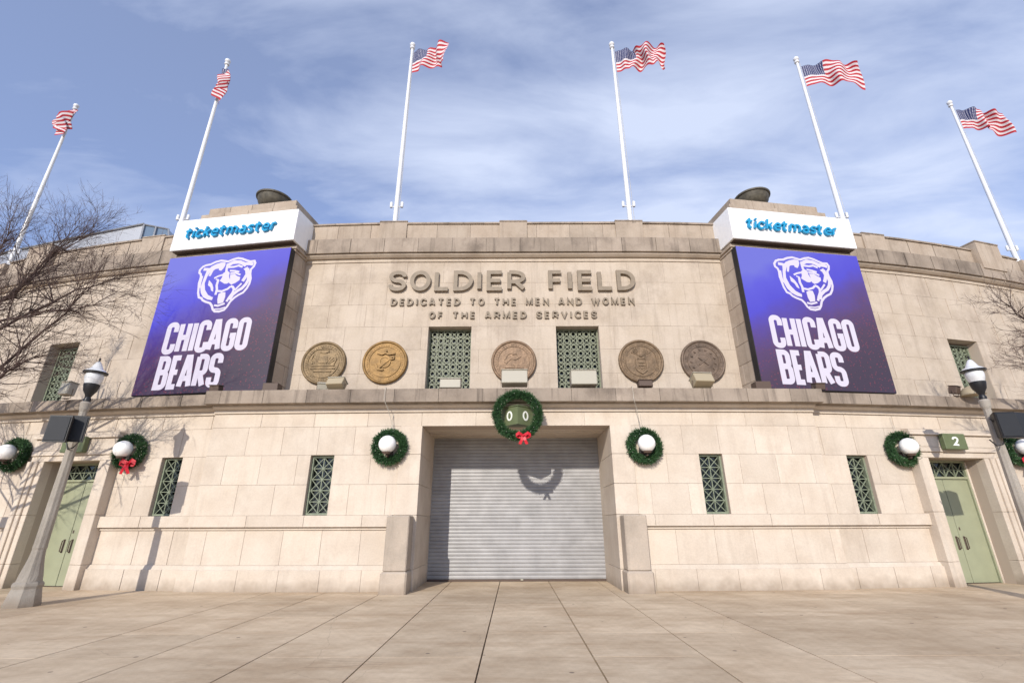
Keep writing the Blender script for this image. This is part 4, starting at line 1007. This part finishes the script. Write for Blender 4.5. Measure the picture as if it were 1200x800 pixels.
def flag_mesh(seed, amp, waves, shrink, droop, hs=1):
    rnd = random.Random(seed); W_, H_ = 2.4*hs, 1.30*hs; nu, nv = 60, 26
    ph = rnd.uniform(0, 6); ph2 = rnd.uniform(0, 6)
    me = bpy.data.meshes.new('cloth'); vs = []; uvs = []
    for j in range(nv+1):
        v = j/nv
        for i in range(nu+1):
            u = i/nu; g = min(1, u*2.2)
            x = W_*u*shrink+.06*math.sin(9*u+5*v+ph)*g*amp
            y = amp*g*(.20*math.sin(2*PI*waves*u+1.6*v+ph)+.09*math.sin(2*PI*waves*2.1*u-2.5*v+ph2))
            z = -H_*(1-v)-droop*u*u*(1+.25*(1-v))+amp*g*(.07*math.sin(2*PI*waves*u+ph+1.2)+.05*math.sin(14*u+3*v+ph2))
            vs.append((x, y, z)); uvs.append((u, v))
    fs = []; mi = []
    for j in range(nv):
        for i in range(nu):
            a = j*(nu+1)+i; fs.append((a, a+1, a+nu+2, a+nu+1)); st = 12-j//2
            if i < nu*.4 and st < 7: mi.append(2)
            else: mi.append(0 if st % 2 == 0 else 1)
    me.from_pydata(vs, [], fs); me.materials.append(M_flag_r); me.materials.append(M_flag_w); me.materials.append(M_canton)
    me.polygons.foreach_set('material_index', mi); me.polygons.foreach_set('use_smooth', [True]*len(fs))
    ul = me.uv_layers.new(name='UVMap')
    for lp_ in me.loops: ul.data[lp_.index].uv = uvs[lp_.vertex_index]
    return me
fl = [(1, 1.5, 2.3, .32, .8, -80), (2, 1.0, 2.4, .08, 1.2, -66), (13, .9, 1.5, .78, .25, -22), (4, 1.2, 2.1, .90, .30, -18), (5, .8, 1.7, .92, .75, -22), (6, 1.0, 2.0, .80, .70, -12)]
for i, (px, py) in enumerate(poles):
    r_ = empty('flagpole', (px*YP, py*YP, 0), 0, label=plab[i], cat='flagpole', group='flagpoles behind the parapet')
    link('shaft', pm, r_); link('finial', fm_, r_); link('light_bracket', xm_, r_); link('halyard', hm, r_)
    sd, amp, wv, sh, dr, deg = fl[i]
    f = link('flag', flag_mesh(sd, amp, wv, sh, dr, .78 if i < 2 else 1), None, (px*YP+.10, py*YP-.06, 22.45), (0, 0, R(deg)))
    tag(f, 'american '+flab[i], 'flag', 'american flags on the flagpoles')
    f.data.name = 'flag'

# ------------------------------------------------------------------ modern grandstand behind, at the left
gs = empty('grandstand', (-45, 45, 0), 0, label='grey clad upper deck of the modern grandstand behind the left parapet', cat='grandstand')
b = MB().mat(M_steel)
A = [(-47.8, 45, 31.0), (-40.9, 45, 32.7), (-40.9, 45, 22), (-60, 45, 22), (-60, 45, 27.8)]
Bk = [(-49.0, 60, 33), (-44, 60, 35.4), (-44, 60, 22), (-62, 60, 22), (-62, 60, 28.5)]
b.add(A+Bk, [(0, 4, 3, 2, 1), (5, 6, 7, 8, 9), (0, 1, 6, 5), (4, 0, 5, 9), (1, 2, 7, 6)]); b.build('deck_cladding', gs, world=True)
b = MB().mat(M_standglass); b.add([(-40.88, 45.05, 32.6), (-38.9, 46, 32.7), (-38.2, 46, 30.2), (-38.2, 46, 22), (-40.88, 45.05, 22)], [(0, 4, 3, 2, 1)]); 
b.add([(-38.9, 46, 32.7), (-38.2, 46, 30.2), (-38.2, 46, 22), (-43, 60, 22), (-43, 60, 35)], [(0, 1, 2, 3, 4)]); b.build('end_glazing', gs, world=True)
b = MB().mat(M_steel)
for (p, q) in (((-40.9, 45, 32.7), (-38.9, 46, 32.75)), ((-38.9, 45.95, 32.75), (-38.2, 45.95, 30.2)), ((-40.9, 44.95, 32.7), (-40.5, 45, 22)), ((-39.9, 45.4, 32.7), (-39.5, 45.5, 22)), ((-40.7, 45, 30.2), (-38.2, 45.9, 30.2)), ((-48.0, 44.9, 31.0), (-40.9, 44.9, 32.75)), ((-60, 44.9, 27.8), (-48, 44.9, 31))):
    b.tube([p, q], .10, 6)
b.build('frame', gs, world=True)
c = MB().mat(M_steel); c.tube([(-13.0, 16.4, 11.8), (-13.0, 16.4, 12.6)], .03, 6); c.cbox(-13.25, -12.85, 16.2, 16.5, 12.6, 12.75, .02)
c.build('security_camera', label='small grey camera on a stalk behind the left parapet', cat='camera')
c = MB().mat(M_brown); c.tube([(4.8, 16.2, 12.42), (8.6, 16.4, 12.42)], .022, 6); c.tube([(5.6, 16.25, 11.7), (5.6, 16.25, 12.42)], .02, 6); c.tube([(7.4, 16.3, 11.7), (7.4, 16.3, 12.42)], .02, 6)
c.build('roof_railing', label='thin dark roof railing just behind the parapet left of the right sign', cat='railing')

# ------------------------------------------------------------------ bare trees
def tree(name, base, limbs, height, seed, label, n_wild, twig_len):
    rnd = random.Random(seed)
    root = empty(name, base, 0, label=label, cat='tree', group='bare trees at the edges of the plaza')
    tr = MB().mat(M_bark); li = MB().mat(M_bark); tw = MB().mat(M_bark)
    B = Vector(base)
    tp = [Vector((0, 0, 0)), Vector((.03, .02, 1.5)), Vector((-.04, .03, 3.0)), Vector((.05, 0, 4.6)), Vector((0, .1, height*.72)), Vector((.15, 0, height*.9))]
    tr.tube(tp, [.24, .19, .165, .13, .07, .03], 10)
    def rv(k): return Vector((rnd.uniform(-k, k), rnd.uniform(-k, k), rnd.uniform(-k, k)))
    def grow(p, d, L_, r, lv):
        n = 4 if lv < 3 else 3; pts = [p.copy()]; dirs = []; q = p.copy(); dd_ = d.normalized()
        for i in range(n):
            dd_ = (dd_+rv(.20)+Vector((0, 0, .05))).normalized(); q = q+dd_*L_/n; pts.append(q.copy()); dirs.append(dd_.copy())
        rad = [r*(1-.65*i/n) for i in range(n+1)]
        (li if lv < 2 else tw).tube(pts, rad, 5 if lv < 2 else 3)
        if lv >= 4: return
        kids = (6, 6, 6, 4)[lv]
        for k in range(kids):
            t = rnd.uniform(.25, 1); i = min(int(t*n), n-1); bp_ = pts[i].lerp(pts[i+1], t*n-i)
            nd = (dirs[i]+rv(.85)).normalized(); grow(bp_, nd, L_*rnd.uniform(.38, .62), max(r*.42*(1.1-.3*t), .0028), lv+1)
    for pts in limbs:
        P = [Vector(p)-B for p in pts]
        # start each limb on the trunk
        P = [Vector((0, 0, max(2.2, P[0].z-1.3)))]+P
        Q = []
        for a, c_ in zip(P, P[1:]):
            for k in range(3): Q.append(a.lerp(c_, k/3)+rv(.05))
        Q.append(P[-1]); m = len(Q); rad = [.048*(1-.85*i/(m-1)) for i in range(m)]
        li.tube(Q, rad, 6)
        for i in range(2, m):
            d = (Q[i]-Q[i-1]).normalized()
            for k in range(5): grow(Q[i], (d+rv(.9)), rnd.uniform(.7, 1.25)*twig_len, rad[i]*.4+.003, 2)
    for k in range(n_wild):
        z = rnd.uniform(3.2, height*.85); a = rnd.uniform(0, 2*PI); d = Vector((math.cos(a), math.sin(a), rnd.uniform(.5, 1.2)))
        grow(Vector((0, 0, z)), d, rnd.uniform(2.2, 3.4)*(1-.5*z/height), .036, 0 if k % 3 == 0 else 1)
    tr.build('trunk', root, smooth=True); li.build('branches', root); o = tw.build('twigs', root); o['kind'] = 'stuff'
tree('bare_tree', (-15.4, 11.2, 0), [
    [(-12.4, 11, 5.1), (-11.3, 11, 6.6), (-10.8, 11, 7.4)], [(-12.9, 10.8, 6.2), (-11.6, 10.9, 6.55), (-10.2, 11, 6.9)],
    [(-12.9, 11.2, 6.3), (-11.4, 11.2, 7.3), (-10.6, 11.3, 7.7)], [(-13.0, 11, 7.0), (-12.2, 11, 8.2), (-11.4, 11, 8.9)],
    [(-13.2, 11.3, 7.2), (-12.7, 11.4, 8.3), (-12.4, 11.4, 9.0)], [(-13.6, 10.6, 6.8), (-13.0, 10.5, 8.0), (-12.8, 10.4, 8.7)], [(-12.6, 10.9, 4.6), (-11.9, 10.9, 5.2), (-11.4, 10.9, 5.4)]],
    8.9, 11, 'bare tree with fine brown twigs reaching in from the left edge', 16, 1.0)
tree('bare_tree', (16.6, 12.0, 0), [
    [(14.5, 12, 6.0), (13.9, 12, 6.7), (13.5, 12, 7.3)], [(14.5, 11.8, 4.9), (13.7, 11.8, 5.2), (13.3, 11.8, 5.5)], [(14.7, 11.6, 6.4), (14.2, 11.5, 7.2)]],
    8.5, 23, 'bare tree with thin twigs reaching in from the right edge', 5, .62)
